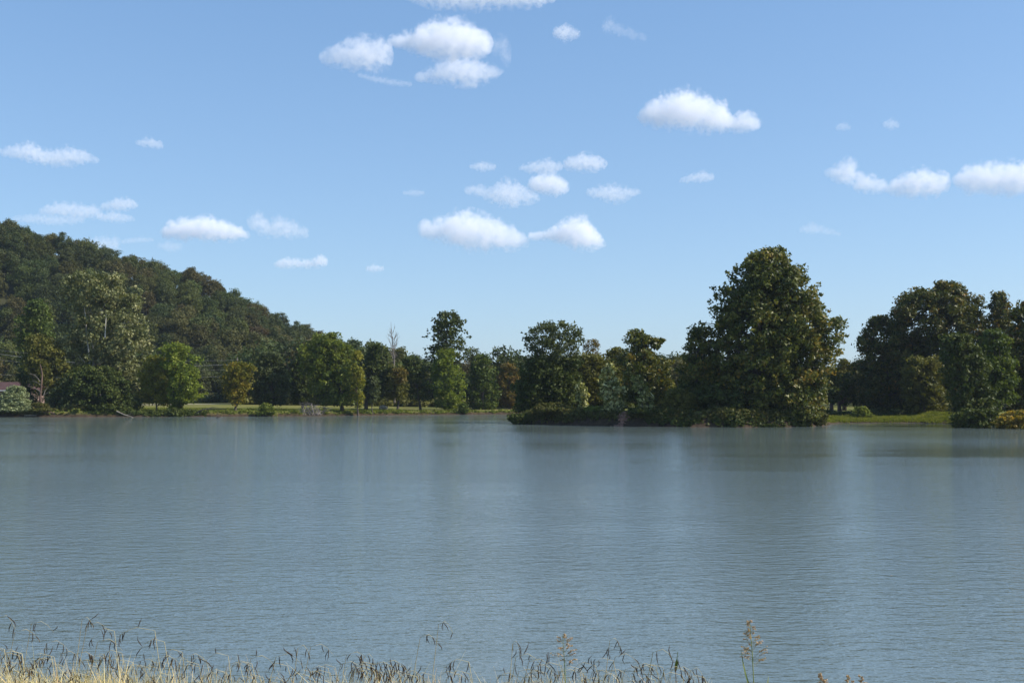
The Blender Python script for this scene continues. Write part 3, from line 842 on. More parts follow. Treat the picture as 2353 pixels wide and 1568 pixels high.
# -- right grove
for nm, lab, pr, Y_, mt, bx_, kw in [
        ('broadleaf_tree', 'olive topped tree seen in the gap right of the great sycamore', [(824, 1926, 1948), (838, 1913, 1962), (868, 1908, 1972), (905, 1905, 1974), (922, 1910, 1970)], 214, 'olive', 1938, dict(puff=.9, leaf=.38, cap=24000, bark='barkred')),
        ('broadleaf_tree', 'dark tree with reddish trunk at the left side of the gap', [(842, 1892, 1915), (870, 1886, 1925), (905, 1885, 1928), (924, 1890, 1924)], 206, 'dark', 1908, dict(puff=.9, leaf=.38, cap=16000, bark='barkred')),
        ('broadleaf_tree', 'dark tree with pinkish trunk at the right side of the gap', [(858, 1935, 1965), (880, 1925, 1985), (908, 1922, 1990), (926, 1928, 1984)], 208, 'dark', 1928, dict(puff=.9, leaf=.38, cap=20000, bark='barkred')),
        ('sycamore_tree', 'dark rounded sycamore forming the left edge of the right hand grove', [(727, 2016, 2036), (742, 1988, 2070), (778, 1968, 2110), (830, 1964, 2130), (880, 1960, 2130), (925, 1965, 2125), (948, 1990, 2110)], 203, 'syc2', 2045, dict(puff=1.1, leaf=.4, cap=90000, rough=.34, cover=7.5)),
        ('sycamore_tree', 'tallest russet tinged sycamore in the right hand grove', [(645, 2162, 2192), (655, 2148, 2215), (666, 2098, 2228), (690, 2048, 2268), (720, 2036, 2286), (780, 2040, 2292), (850, 2040, 2270), (925, 2060, 2250)], 200, 'syc2', 2165, dict(puff=1.15, leaf=.4, cap=120000, rough=.38, cover=7.5)),
        ('sycamore_tree', 'narrow dark sycamore crown at the right of the tallest grove tree', [(672, 2286, 2322), (688, 2278, 2326), (712, 2270, 2330), (760, 2262, 2345), (850, 2260, 2345), (900, 2270, 2335)], 196, 'syc2', 2305, dict(puff=1.0, leaf=.4, cap=50000, rough=.36)),
        ('sycamore_tree', 'russet green sycamore cut off by the right edge of view', [(690, 2345, 2400), (720, 2322, 2440), (800, 2306, 2450), (900, 2300, 2450), (955, 2310, 2440)], 166, 'syc2', 2385, dict(puff=1.05, leaf=.38, cap=80000, rough=.34)),
        ('broadleaf_tree', 'bright green tree in front of the right hand grove', [(752, 2270, 2288), (778, 2246, 2318), (820, 2240, 2332), (870, 2236, 2338), (930, 2240, 2330)], 160, 'green', 2285, dict(puff=.85, leaf=.34, cap=50000, rough=.3)),
        ('broadleaf_tree', 'dark speckled tree leaning over the right end of the grassy strip', [(765, 2170, 2230), (800, 2160, 2260), (860, 2165, 2275), (920, 2180, 2285), (955, 2188, 2290), (976, 2196, 2285)], 156, 'dark', 2235, dict(puff=.9, leaf=.36, cap=80000, rough=.3, cover=7.5)),
        ('broadleaf_tree', 'low olive tree in the shade behind the grassy strip', [(820, 2080, 2160), (850, 2066, 2175), (900, 2070, 2180), (945, 2080, 2185)], 192, 'olive', 2120, dict(puff=.9, leaf=.36, cap=40000, rough=.3))]:
    tree(nm, lab, pr, Y_, mt, trunk=.38, base=bx_, n_l=14, **kw)
tree('low_shrub', 'yellow and orange leaved bush at the right edge waterline', [(943, 2325, 2365), (955, 2300, 2385), (970, 2284, 2395), (984, 2284, 2395)], 147.5, 'yellowbush', cat='shrub', puff=.45, leaf=.30, cap=16000, trunk=.07, n_l=8, rough=.4)
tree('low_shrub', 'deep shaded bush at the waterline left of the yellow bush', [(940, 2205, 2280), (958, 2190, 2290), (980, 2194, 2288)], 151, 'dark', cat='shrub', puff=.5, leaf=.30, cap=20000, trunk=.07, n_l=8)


# ------------------------------------------------------------------ dead wood
def tube_px(T, pts, Y, rads, o):
    T.add([at(p[0], p[1], Y + (p[2] if len(p) > 2 else 0)) - o for p in pts], rads)


p = at(91, 941, 226)
r_ = empty('dead_tree', (p.x, 226, gz(p.x, 226)), 'broken dead trunk with one pale forked branch on the left bank', 'tree')
o = r_.location
T = Tubes(7); tube_px(T, [(91, 945), (92, 925), (93, 905), (95, 885), (97, 862), (95, 848), (92, 836)], 226, [.30, .24, .2, .18, .16, .13, .06], o)
link('trunk', T.build('trunk', M['barkred']), r_)
for pts_, rr_ in [([(100, 908), (103, 898), (111, 886)], [.09, .07, .03]), ([(101, 907), (107, 903), (115, 898)], [.08, .05, .02]), ([(92, 876), (86, 868), (80, 861), (64, 857)], [.08, .06, .04, .02]),
                  ([(93, 900), (84, 893), (72, 890), (60, 884)], [.07, .05, .03, .01]), ([(93, 884), (86, 878), (75, 874), (68, 878)], [.06, .04, .03, .01])]:
    T = Tubes(5); tube_px(T, pts_, 225.6, rr_, o)
    link('branch', T.build('branch', M['drift' if pts_[0][0] > 99 else 'barkgrey']), r_)

# bare tree above the wood
p = at(905, 900, 262)
r_ = empty('bare_tree', (p.x, 262, gz(p.x, 262)), 'leafless pale tree with upright twigs rising above the far shore wood', 'tree')
o = r_.location
T = Tubes(6); tube_px(T, [(906, 925), (905, 870), (905, 830), (903, 800), (899, 765), (898, 738)], 262, [.3, .26, .2, .14, .08, .02], o)
link('trunk', T.build('trunk', M['barkgrey']), r_)
T = Tubes(4)
for k in range(34):
    y0 = random.uniform(762, 835); x0 = 903 + random.uniform(-1, 1)
    d = random.choice((-1, 1)); ln = random.uniform(12, 42) * (0.6 if y0 < 780 else 1)
    sx = d * random.uniform(3, 13)
    tube_px(T, [(x0, y0), (x0 + sx * .6, y0 - ln * .45), (x0 + sx, y0 - ln)], 262 + random.uniform(-2, 2), [.05, .035, .012], o)
    tube_px(T, [(x0 + sx * .6, y0 - ln * .45), (x0 + sx * 1.3, y0 - ln * .8)], 262, [.03, .01], o)
link('twigs', T.build('twigs', M['barkgrey']), r_)


def deadwood(name, label, parts, Y, mat, cat):
    p0 = parts[0][0][0]
    o = at(p0[0], p0[1], Y)
    T = Tubes(6)
    for pts_, rr_ in parts:
        tube_px(T, pts_, Y, rr_, o)
    return tag(link(name, T.build(name, mat), None, o), label, cat)


deadwood('fallen_branch', 'pale bleached branch sloping from the bank into the water below the sycamore', [([(268, 944), (285, 952), (300, 956), (318, 966)], [.14, .11, .08, .04]), ([(290, 953), (300, 951), (308, 953)], [.04, .03, .01])], 216, M['drift'], 'branch')
deadwood('fallen_log', 'dark reddish log lying at the waterline right of the dead trunk', [([(98, 943), (112, 947), (128, 950), (140, 954)], [.30, .28, .22, .14])], 223, M['barkred'], 'log')
deadwood('driftwood_plank', 'thin pale driftwood lying along the waterline under the silvery shrub', [([(56, 954), (70, 953.5), (84, 954)], [.10, .12, .08])], 222.5, M['drift'], 'driftwood')
deadwood('bent_branch', 'dark arching dead branch reaching over the water below the yellow tree', [([(450, 955), (455, 946), (466, 940), (480, 938), (500, 938), (520, 940)], [.20, .17, .14, .12, .08, .03]), ([(478, 938), (488, 934), (500, 935)], [.06, .04, .02])], 226, M['bark'], 'branch')
deadwood('snag', 'twiggy snag standing in shallow water before the lawn',
         [([(500, 964), (501, 956), (500, 944)], [.06, .06, .03]), ([(501, 958), (506, 956), (507, 950)], [.04, .04, .02]), ([(494, 965), (498, 959), (504, 957)], [.12, .14, .06]),
          ([(468, 963), (478, 965), (512, 965)], [.02, .04, .02]), ([(520, 964), (524, 957), (532, 951)], [.03, .03, .01]), ([(476, 965), (480, 958), (487, 954)], [.02, .02, .01])], 213, M['bark'], 'snag')
parts = []
for k in range(46):
    x0 = random.uniform(696, 742); s_ = random.choice((-1, 1)); ln = random.uniform(10, 34); hh = random.uniform(8, 34)
    parts.append(([(x0, 953, random.uniform(-2, 2)), (x0 + s_ * ln * .4, 953 - hh * .8), (x0 + s_ * ln, 953 - hh * random.uniform(.5, 1.1))], [.07, .05, .015]))
deadwood('brush_pile', 'tangled grey crown of a fallen tree lying on the bank of the lawn', parts, 229.5, M['barkgrey'], 'brush pile')
deadwood('stump_root', 'reddish broken root sticking out of the bank beside the lime green tree', [([(474, 945), (480, 950), (486, 955)], [.3, .25, .1]), ([(478, 948), (484, 946)], [.12, .05])], 227.5, M['barkred'], 'root')


def rock(name, label, px, py, Y, sx, sy, sz, mat, seed):
    rg_ = random.Random(seed)
    import bmesh
    bm = bmesh.new()
    bmesh.ops.create_icosphere(bm, subdivisions=3, radius=1)
    for v in bm.verts:
        n = v.co.normalized()
        k = 1 + .18 * math.sin(n.x * 4 + seed) * math.cos(n.y * 5 + seed) + .1 * math.sin(n.z * 9 + n.x * 7) + rg_.uniform(-.03, .03)
        v.co = Vector((n.x * sx * k, n.y * sy * k, max(n.z, -.5) * sz * k))
    me = bpy.data.meshes.new(name); bm.to_mesh(me); bm.free(); me.materials.append(mat)
    q = at(px, py, Y)
    return tag(link(name, me, None, (q.x, Y, q.z)), label, 'rock')


MR = plain_mat('pinkish_rock', (.22, .12, .09), (.42, .25, .19), 3.0)
MR2 = plain_mat('grey_bank_rock', (.20, .18, .14), (.42, .38, .30), 3.0)
rock('rock', 'small pinkish rock at the foot of the shaded bank', 1514, 975, 156.8, .45, .4, .35, MR, 3)
rock('rock', 'pale flat rock at the waterline below the tall far shore tree', 1036, 950, 249.5, 1.2, .6, .28, MR2, 9)
rock('rock', 'pale low rock right of the flat rock on the far shore', 1056, 950, 250.5, 1.0, .5, .25, MR2, 5)
rock('rock', 'dark stony lump on the lawn near the pale trunked tree', 880, 936, 250, 1.0, .8, .55, MR2, 7)
# reddish rubble washing out of the bank of the point
cen = []
Vs, Fs = [], []
for k in range(150):
    px_ = random.gauss(1428, 8); py_ = random.uniform(954, 976)
    px_ += (965 - py_) * .6
    q = at(px_, py_, 159.6 - (py_ - 954) * .07)
    z_ = gz(q.x, q.y)
    s_ = random.uniform(.10, .26)
    b0 = len(Vs)
    for dz in (-1, 1):
        for dx, dy in ((-1, -1), (1, -1), (1, 1), (-1, 1)):
            Vs.append((q.x + dx * s_ * random.uniform(.5, 1), q.y + dy * s_ * random.uniform(.5, 1), z_ + .1 + dz * s_ * random.uniform(.4, .9)))
    Fs += [(b0, b0 + 3, b0 + 2, b0 + 1), (b0 + 4, b0 + 5, b0 + 6, b0 + 7)] + [(b0 + i, b0 + (i + 1) % 4, b0 + 4 + (i + 1) % 4, b0 + 4 + i) for i in range(4)]
tag(link('rubble', mesh_np('rubble', Vs, Fs, plain_mat('red_rubble', (.12, .060, .038), (.30, .16, .11), 2.5))), 'reddish earth and rubble spilling down the bank of the point', 'rubble', kind='stuff')


# ------------------------------------------------------------------ low growth along the banks (uncountable)
def bank_growth(name, label, path, Yoff, hgt, leaf, mat, n, spread, cover=6, cap=60000):
    P = np.array(path, float)
    seg = np.linalg.norm(np.diff(P, axis=0), axis=1)
    cum = np.concatenate([[0], np.cumsum(seg)])
    t = RNG.random(n) * cum[-1]
    x = np.interp(t, cum, P[:, 0]); y = np.interp(t, cum, P[:, 1])
    x = x + RNG.normal(size=n) * spread * .4; y = y + Yoff + np.abs(RNG.normal(size=n)) * spread
    z = np.maximum(ground(x, y), 0)
    big = wob(x, y, 2.6, 3.0) + wob(x, y, 1.1, 1.0) * .4
    keep = big > -.8
    x, y, z, big = x[keep], y[keep], z[keep], big[keep]; n = len(x)
    rad = hgt * (.22 + .5 * RNG.random(n) ** 1.6 + .6 * np.clip(big, -.3, 1))
    rad = np.maximum(rad, hgt * .18)
    c = np.stack([x, y, z + rad * .55], 1)
    Vt, Ft, a_ = leaves(c, rad, leaf, cover, cap=cap, squash=.8, up=.5, elong=1.6)
    tag(link(name, mesh_np(name, Vt, Ft, M[mat], a_)), label, 'bank plants', kind='stuff')


left_sh = [q for q in shore_pts if -160 <= q[0] <= 2 and q[1] > 215]
bank_growth('bank_weeds', 'green weeds and brambles along the far left bank', left_sh, .6, .55, .24, 'weed', 1100, .7, cap=45000)
bank_growth('bank_brush', 'dense brush at the foot of the left trees', [(-104, 224), (-92, 223.5), (-83, 225)], .6, .9, .27, 'bankweed', 420, 1.2, cap=26000)
pt_sh = [(0.8, 173), (4, 168.5), (10, 163), (16, 159), (22, 156), (32, 154), (38, 155), (42.5, 157.5)]
bank_growth('point_brush', 'shaded brush and vines hanging down the bank of the point', pt_sh, .0, .62, .24, 'bankweed', 1900, .6, cap=100000)
bank_growth('bank_shade_brush', 'dark brush added as shade over the bank below the great sycamore', [(19, 157.2), (24, 155.2), (32, 153.6), (38, 154.3), (42.5, 157)], -.1, .6, .26, 'dark', 1000, .6, cap=55000)  # dark leaves added to cover the lit bank and give its shade
bank_growth('undercut_shade_brush', 'dark growth added as shade on the undercut bank below the lime green tree', [(-80, 224), (-70, 225), (-63, 226)], .0, .75, .28, 'dark', 420, .8, cap=26000)  # added strip of dark leaves stands in for the undercut's shade
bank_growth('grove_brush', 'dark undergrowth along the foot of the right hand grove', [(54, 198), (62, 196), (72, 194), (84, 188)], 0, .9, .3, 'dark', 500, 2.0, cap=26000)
bank_growth('right_bank_brush', 'undergrowth on the right hand bank', [(67.8, 150), (72, 147.4), (78, 146), (90, 143.4)], .5, .7, .26, 'bankweed', 300, 1.0, cap=16000)
bank_growth('wood_edge_brush', 'tangled undergrowth where the hillside wood meets the lawn', [(-165, 322), (-130, 326), (-100, 327), (-60, 325), (-20, 322), (30, 315)], 0, 2.2, .55, 'h1', 1500, 4.0, cap=60000)
bank_growth('lawn_back_brush', 'shrubby understorey behind the trees of the far lawn', [(-72, 290), (-50, 287), (-30, 282), (-12, 280), (2, 276)], 0, 2.2, .48, 'olive', 620, 3.0, cap=34000)
bank_growth('point_back_brush', 'undergrowth behind the trees of the point', [(6, 190), (20, 188), (34, 186), (46, 190)], 0, 1.6, .4, 'dark', 500, 3.0, cap=30000)


# tufted grass on the cove strip
def tufts(name, label, xr, yr, n, hgt, mat, wid=.05):
    x = RNG.uniform(*xr, n); y = RNG.uniform(*yr, n)
    keep = poly_sd(x, y, LP) > .1
    x, y = x[keep], y[keep]; n = len(x)
    z = ground(x, y)
    cl_ = np.clip(.55 + .5 * wob(x, y, 1.5, 5.0) + .2 * wob(x, y, .6, 2.0), .08, 1.1)
    h = hgt * (.5 + .6 * RNG.random(n)) * cl_
    a = RNG.random(n) * 6.283
    dx, dy = np.cos(a) * wid, np.sin(a) * wid
    lx, ly = RNG.normal(size=n) * h * .3, RNG.normal(size=n) * h * .3
    Vt = np.stack([np.stack([x - dx, y - dy, z], 1), np.stack([x + dx, y + dy, z], 1), np.stack([x + lx, y + ly, z + h], 1)], 1).reshape(-1, 3)
    Ft = np.arange(n * 3).reshape(n, 3)
    tag(link(name, mesh_np(name, Vt, Ft, M[mat], {'v': RNG.random(n), 'puff': cl_})), label, 'grass', kind='stuff')


tufts('cove_grass', 'bright tufted grass strip along the cove', (46, 73), (170, 192), 42000, .55, 'covegrass', .07)
tufts('lawn_edge_grass', 'rough grass along the edge of the left lawn', (-88, -2), (223, 252), 30000, .45, 'weed', .07)


# ------------------------------------------------------------------ far wooded ridge
Vh, Fh = [], []
hx = np.linspace(-420, 760, 60)
hy = np.linspace(800, 1150, 14)
for yv in hy:
    for xv in hx:
        pr = math.sin((yv - 800) / 350 * math.pi)
        Vh.append((xv, yv, -3 + pr * (26 + 5 * math.sin(xv / 70 + 1) + 3 * math.sin(xv / 31))))
for j in range(13):
    for i in range(59):
        q = j * 60 + i
        Fh.append((q, q + 1, q + 61, q + 60))
tag(link('hills', mesh_np('hills', Vh, Fh, plain_mat('hill_floor', (.030, .036, .016), (.055, .055, .025), .1))), kind='structure')
n = 2600
x = RNG.uniform(-400, 740, n); y = RNG.uniform(815, 990, n)
z = -3 + np.sin((y - 800) / 350 * math.pi) * (26 + 5 * np.sin(x / 70 + 1) + 3 * np.sin(x / 31)) + RNG.uniform(2, 6, n)
Vt, Ft, a_ = leaves(np.stack([x, y, z], 1), RNG.uniform(3, 6, n), 1.5, 3.2, cap=60000)
tag(link('distant_wood', mesh_np('distant_wood', Vt, Ft, M['h1'], a_)), 'far off wooded ridge seen beyond the gap between the trees', 'distant wood', kind='stuff')

# ------------------------------------------------------------------ brick house
import bmesh


def box(bm, x0, x1, y0, y1, z0, z1):
    vs = [bm.verts.new(c) for c in ((x0, y0, z0), (x1, y0, z0), (x1, y1, z0), (x0, y1, z0), (x0, y0, z1), (x1, y0, z1), (x1, y1, z1), (x0, y1, z1))]
    for f in ((0, 3, 2, 1), (4, 5, 6, 7), (0, 1, 5, 4), (1, 2, 6, 5), (2, 3, 7, 6), (3, 0, 4, 7)):
        bm.faces.new([vs[i] for i in f])


def bm_obj(name, bm, mat, parent=None):
    me = bpy.data.meshes.new(name); bm.to_mesh(me); bm.free(); me.materials.append(mat)
    return link(name, me, parent)


MB, nt, b = new_mat('house_brick')
br = nt.nodes.new('ShaderNodeTexBrick'); br.inputs['Scale'].default_value = 4.0
br.inputs[1].default_value = (.13, .06, .045, 1); br.inputs[2].default_value = (.19, .095, .070, 1); br.inputs[3].default_value = (.22, .19, .16, 1)
tcc = nt.nodes.new('ShaderNodeTexCoord'); mp = nt.nodes.new('ShaderNodeMapping'); mp.inputs['Rotation'].default_value = (math.radians(90), 0, 0)
nt.links.new(tcc.outputs['Object'], mp.inputs[0]); nt.links.new(mp.outputs[0], br.inputs[0]); nt.links.new(br.outputs[0], b.inputs['Base Color'])
HY = 272.0
xl_, xr_ = at(-95, 900, HY).x, at(71, 900, HY).x
g_ = gz(xr_, HY)
ze = at(0, 896, HY).z; zr = at(0, 877, HY + 4).z
house = empty('house', ((xl_ + xr_) / 2, HY + 4, g_), 'low brick house with brown shingle roof among the far left trees', 'house')
hw_ = (xr_ - xl_) / 2
bm = bmesh.new(); box(bm, -hw_, hw_, -4, 4, -.5, ze - g_ - .1); bm_obj('wall', bm, MB, house)
bm = bmesh.new()
e = hw_ + .5
vs = [bm.verts.new(c) for c in ((-e, -5.6, ze - g_), (e, -5.6, ze - g_), (e, 5.6, ze - g_), (-e, 5.6, ze - g_), (-e, 0, zr - g_), (e, 0, zr - g_))]
for f in ((0, 1, 5, 4), (2, 3, 4, 5), (1, 2, 5), (3, 0, 4), (0, 3, 2, 1)): bm.faces.new([vs[i] for i in f])
bm_obj('roof', bm, plain_mat('brown_shingles', (.048, .020, .016), (.080, .036, .030), 1.5), house)
bm = bmesh.new(); box(bm, -e - .02, e + .02, -5.66, -5.61, ze - g_ - .16, ze - g_ + .03); bm_obj('fascia', bm, plain_mat('white_trim', (.7, .7, .68), (.8, .8, .78)), house)
for wx in (-2.5, 4.5):
    bm = bmesh.new(); box(bm, wx - .9, wx + .9, -4.06, -4.01, 1.0, 2.3)
    wf = bm_obj('window', bm, bpy.data.materials['white_trim'], house)
    bm = bmesh.new(); box(bm, wx - .8, wx + .8, -4.09, -4.065, 1.08, 2.22)
    mgl, _, bb = new_mat('dark_glass'); bb.inputs['Base Color'].default_value = (.02, .025, .03, 1); bb.inputs['Roughness'].default_value = .08
    bm_obj('pane', bm, mgl, wf)

# ------------------------------------------------------------------ power lines and poles
MWIRE, _, bb = new_mat('aluminium_wire'); bb.inputs['Base Color'].default_value = (.40, .39, .37, 1); bb.inputs['Metallic'].default_value = .3; bb.inputs['Roughness'].default_value = .45
WY = 286.0
for px_, py_, lab in ((-150, 786, 'weathered utility pole carrying the wires beyond the house'), (545, 826, 'utility pole hidden behind the yellow tree')):
    q = at(px_, py_, WY); g_ = gz(q.x, WY)
    pl = empty('utility_pole', (q.x, WY, g_), lab, 'utility pole', 'utility poles')
    T = Tubes(8); T.add([(0, 0, -.5), (0, 0, q.z - g_ + .6)], [.16, .11]); link('pole', T.build('pole', M['barkgrey']), pl)
    T = Tubes(4); T.add([(0, -1.1, q.z - g_), (0, 1.1, q.z - g_)], [.07, .07]); link('crossarm', T.build('crossarm', M['barkgrey']), pl)
for k, (y0, y1, y2, r, dy, lab) in enumerate([(813, 840, 836, .034, 0, 'brightest thick wire'), (804, 829, 826, .016, 1.0, 'topmost thin wire'), (826, 851, 847, .017, -.8, 'third wire down'), (860, 867, 862, .019, 0, 'lowest wire, hung well below the others')]):
    c_ = (545 / 450 * (y1 - y0) - (y2 - y0)) / (545 * 450 - 545 ** 2)
    b_ = (y1 - y0 - 202500 * c_) / 450
    pts_ = [at(px_, y0 + b_ * px_ + c_ * px_ * px_, WY + dy) for px_ in range(-150, 546, 15)]
    T = Tubes(4); T.add([q - pts_[0] for q in pts_], [r] * len(pts_))
    tag(link('power_line', T.build('power_line', MWIRE), None, pts_[0]), '%s sagging between the left trees' % lab, 'wire', 'power lines')

# ------------------------------------------------------------------ foreground grass
M['straw'] = leaf_mat('straw_blade', [(0.0, (.10, .11, .045)), (0.3, (.23, .21, .11)), (0.6, (.50, .43, .28)), (0.85, (.44, .31, .18)), (1.0, (.30, .16, .09))], gloss=.3, rough=.5, trans=.14)
M['head'] = leaf_mat('dark_seed_head', [(0.0, (.04, .03, .028)), (0.5, (.10, .07, .05)), (1.0, (.26, .21, .11))], gloss=.2, rough=.7, trans=.1)
M['pink'] = leaf_mat('pinkish_seed', [(0.0, (.20, .15, .13)), (0.6, (.32, .24, .22)), (1.0, (.48, .40, .36))], gloss=.2, rough=.7, trans=.25)
M['stalkg'] = plain_mat('green_stalk', (.12, .17, .04), (.22, .24, .07), 30)
M['stalks'] = plain_mat('straw_stalk', (.30, .26, .13), (.48, .42, .24), 30)
DENSE = [(-60, 1492), (0, 1498), (100, 1508), (250, 1500), (350, 1522), (450, 1538), (600, 1545), (720, 1556), (850, 1542), (950, 1546), (1060, 1562), (1100, 1580), (1150, 1558), (1300, 1548), (1450, 1550), (1600, 1560), (1650, 1585), (2352, 1592), (2500, 1592)]
DX = np.array([d[0] for d in DENSE], float); DYv = np.array([d[1] - (15 if 300 < d[0] < 1620 else 0) for d in DENSE], float)


def tip_z(px, py, Y):
    return at(px, py, Y).z


def blades(n, pxr, over, wid, dens_pow=1.0, stiff=.5):
    Vs, Fs, at1 = [], [], []
    k = 0
    rows = 5
    while k < n:
        px_ = random.uniform(*pxr)
        dt = float(np.interp(px_, DX, DYv))
        if random.random() > (1.0 if px_ < 380 else (.9 if px_ < 1640 else .3)): continue
        Y_ = random.uniform(4.8, 7.0)
        py_ = dt + 90 - over * (1 - (1 - random.random()) ** .35)
        tip = at(px_, py_, Y_)
        h = random.uniform(.45, .75)
        lean = Vector((random.gauss(-.04, .13), random.gauss(0, .1), 0))
        root = Vector((tip.x - lean.x * 2, tip.y - lean.y * 2, tip.z - h))
        w = wid * random.uniform(.6, 1.3)
        a_ = random.uniform(0, 3.14); d = Vector((math.cos(a_), math.sin(a_), 0)) * w
        droop = random.uniform(-.02, .12)
        b0 = len(Vs)
        for i in range(rows):
            t = i / (rows - 1)
            p = root.lerp(tip, t) + Vector((lean.x * .8 * math.sin(t * 3), 0, 0)) + Vector((lean.x, lean.y, -abs(droop))) * max(0, t - .6) ** 1.5 * 2.5
            ww = d * (1 - t ** 2 * .93)
            Vs.append(p - ww); Vs.append(p + ww)
        for i in range(rows - 1):
            q = b0 + i * 2
            Fs.append((q, q + 1, q + 3, q + 2))
        v = random.random()
        at1 += [v] * (rows - 1)
        k += 1
    return Vs, Fs, at1


Vs, Fs, A1 = blades(18000, (-60, 2420), 110, .0027)
for rng_, n_ in (((-2600, -60), 7000), ((2420, 4600), 3500)):
    V2, F2, A2 = blades(n_, rng_, 112, .0032)
    Fs += [tuple(i + len(Vs) for i in f) for f in F2]
    Vs += V2; A1 += A2
V2, F2, A2 = blades(2600, (-60, 1650), 150, .0022)
F2 = [tuple(i + len(Vs) for i in f) for f in F2]
Vs += V2; Fs += F2; A1 += A2
tag(link('dry_grass', mesh_np('dry_grass', [tuple(v) for v in Vs], Fs, M['straw'], {'v': A1, 'puff': np.repeat(RNG.random(len(A1) // 4), 4)})),
    'straw coloured and green grass of the near bank', 'grass', kind='stuff')


def seed_stalk(tipx, tipy, Y, nh, name='seed_grass', label='', kind=0, arch=None, mk=True):
    """stalk whose bent top carries hanging dark spikes"""
    tip = at(tipx, tipy, Y)
    sgn = random.choice((-1, 1)) if arch is None else (1 if arch > 0 else -1)
    ln = .10 if arch is None else abs(arch)
    root = Vector((tip.x - sgn * ln * 1.3 + random.uniform(-.03, .03), Y + random.uniform(-.1, .1), max(gz(tip.x, Y), tip.z - .9)))
    pts_ = [root]
    shoulder = tip + Vector((-sgn * ln * .55, 0, -.015))
    for t in (.35, .7): pts_.append(root.lerp(shoulder, t) + Vector((-sgn * .02 * math.sin(t * 3), 0, 0)))
    pts_ += [shoulder, tip, tip + Vector((sgn * ln * .35, 0, -.02)), tip + Vector((sgn * ln * .7, 0, -.06))]
    S = Tubes(5)
    S.add([q - root for q in pts_], [.0022, .0019, .0016, .0013, .001, .0008, .0005])
    heads = []
    for k in range(nh):
        t = random.random() ** .7
        i = 2 + int(t * 3.999); i = min(i, 5)
        f_ = random.random()
        p0 = pts_[i].lerp(pts_[i + 1], f_)
        L_ = random.uniform(.035, .065)
        dx = random.gauss(0, .3); dz = -1 if random.random() < .8 else .5
        dv = Vector((dx, random.gauss(0, .25), dz)).normalized()
        H = Tubes(5)
        side = Vector((random.uniform(-.3, .3), 0, 0)) * L_
        H.add([p0 - root, p0 + dv * L_ * .2 + side * .5 - root, p0 + dv * L_ * .6 + side - root, p0 + dv * L_ + side * .6 - root], [.0006, .0021, .0023, .0006])
        heads.append(H)
    return root, S, heads


SG = [(14, 1412, 3, .06), (60, 1444, 2, None), (95, 1426, 3, None), (130, 1470, 4, None), (200, 1416, 5, .05), (225, 1428, 3, None), (240, 1442, 3, None), (250, 1466, 4, None), (314, 1440, 5, -.16),
      (352, 1466, 5, None), (395, 1490, 3, None), (450, 1500, 5, None), (498, 1498, 3, None), (545, 1520, 4, None), (602, 1504, 2, .1), (662, 1500, 5, None), (697, 1480, 3, .05), (737, 1478, 4, None), (820, 1496, 4, None),
      (848, 1500, 4, .05), (905, 1515, 5, None), (985, 1456, 4, .08), (1022, 1426, 3, .06), (1050, 1512, 5, None), (1185, 1470, 6, .03), (1212, 1500, 6, None), (1240, 1512, 5, None), (1262, 1520, 6, None), (1340, 1520, 6, None), (1385, 1510, 6, None),
      (1412, 1464, 7, .05), (1438, 1500, 4, None), (1480, 1522, 5, None), (1522, 1490, 6, .08), (1600, 1532, 6, .06), (1570, 1530, 4, None)]
SIDE = ['dense grass at the left end', 'thinning grass left of centre', 'open grass right of centre']
labs = unique_labels([('dark spiked %s seed grass stalk over the %s' % ('tall' if q[1] < 1480 else 'short', SIDE[0 if q[0] < 380 else (1 if q[0] < 1100 else 2)]), q[0]) for q in SG])
for (tx, ty, nh, ar), lb in zip(SG, labs):
    Y_ = random.uniform(5.0, 6.2)
    root, S, heads = seed_stalk(tx, ty, Y_, nh, arch=ar)
    r_ = empty('seed_grass', root, lb, 'grass stalk', 'dark spiked seed grass of the near bank')
    link('stem', S.build('stem', M['stalks']), r_)
    for H in heads:
        link('seed_spike', H.build('seed_spike', M['head']), r_)
# the many shorter ones
SV, SF, HV, HF = [], [], [], []
SS, HH = Tubes(4), Tubes(4)
for k in range(170):
    px_ = random.uniform(-40, 1640)
    if px_ > 1060 and px_ < 1140 and random.random() < .7: continue
    dt = float(np.interp(px_, DX, DYv))
    ty = dt - 14 + random.random() ** 1.3 * 75
    root, S, heads = seed_stalk(px_, ty, random.uniform(5.0, 6.6), random.randint(3, 6))
    for src, dst in [(S, SS)] + [(h, HH) for h in heads]:
        dst.s = src.s
        dst.v += [v + root for v in src.v]
        dst.f += [tuple(i + dst.n for i in f) for f in src.f]
        dst.n += src.n
tag(link('grass_stems', SS.build('grass_stems', M['stalks'])), 'thin straw stems crowding the near bank', 'grass', kind='stuff')
tag(link('grass_spikes', HH.build('grass_spikes', M['head'])), 'dark seed spikes crowding the near bank', 'grass', kind='stuff')


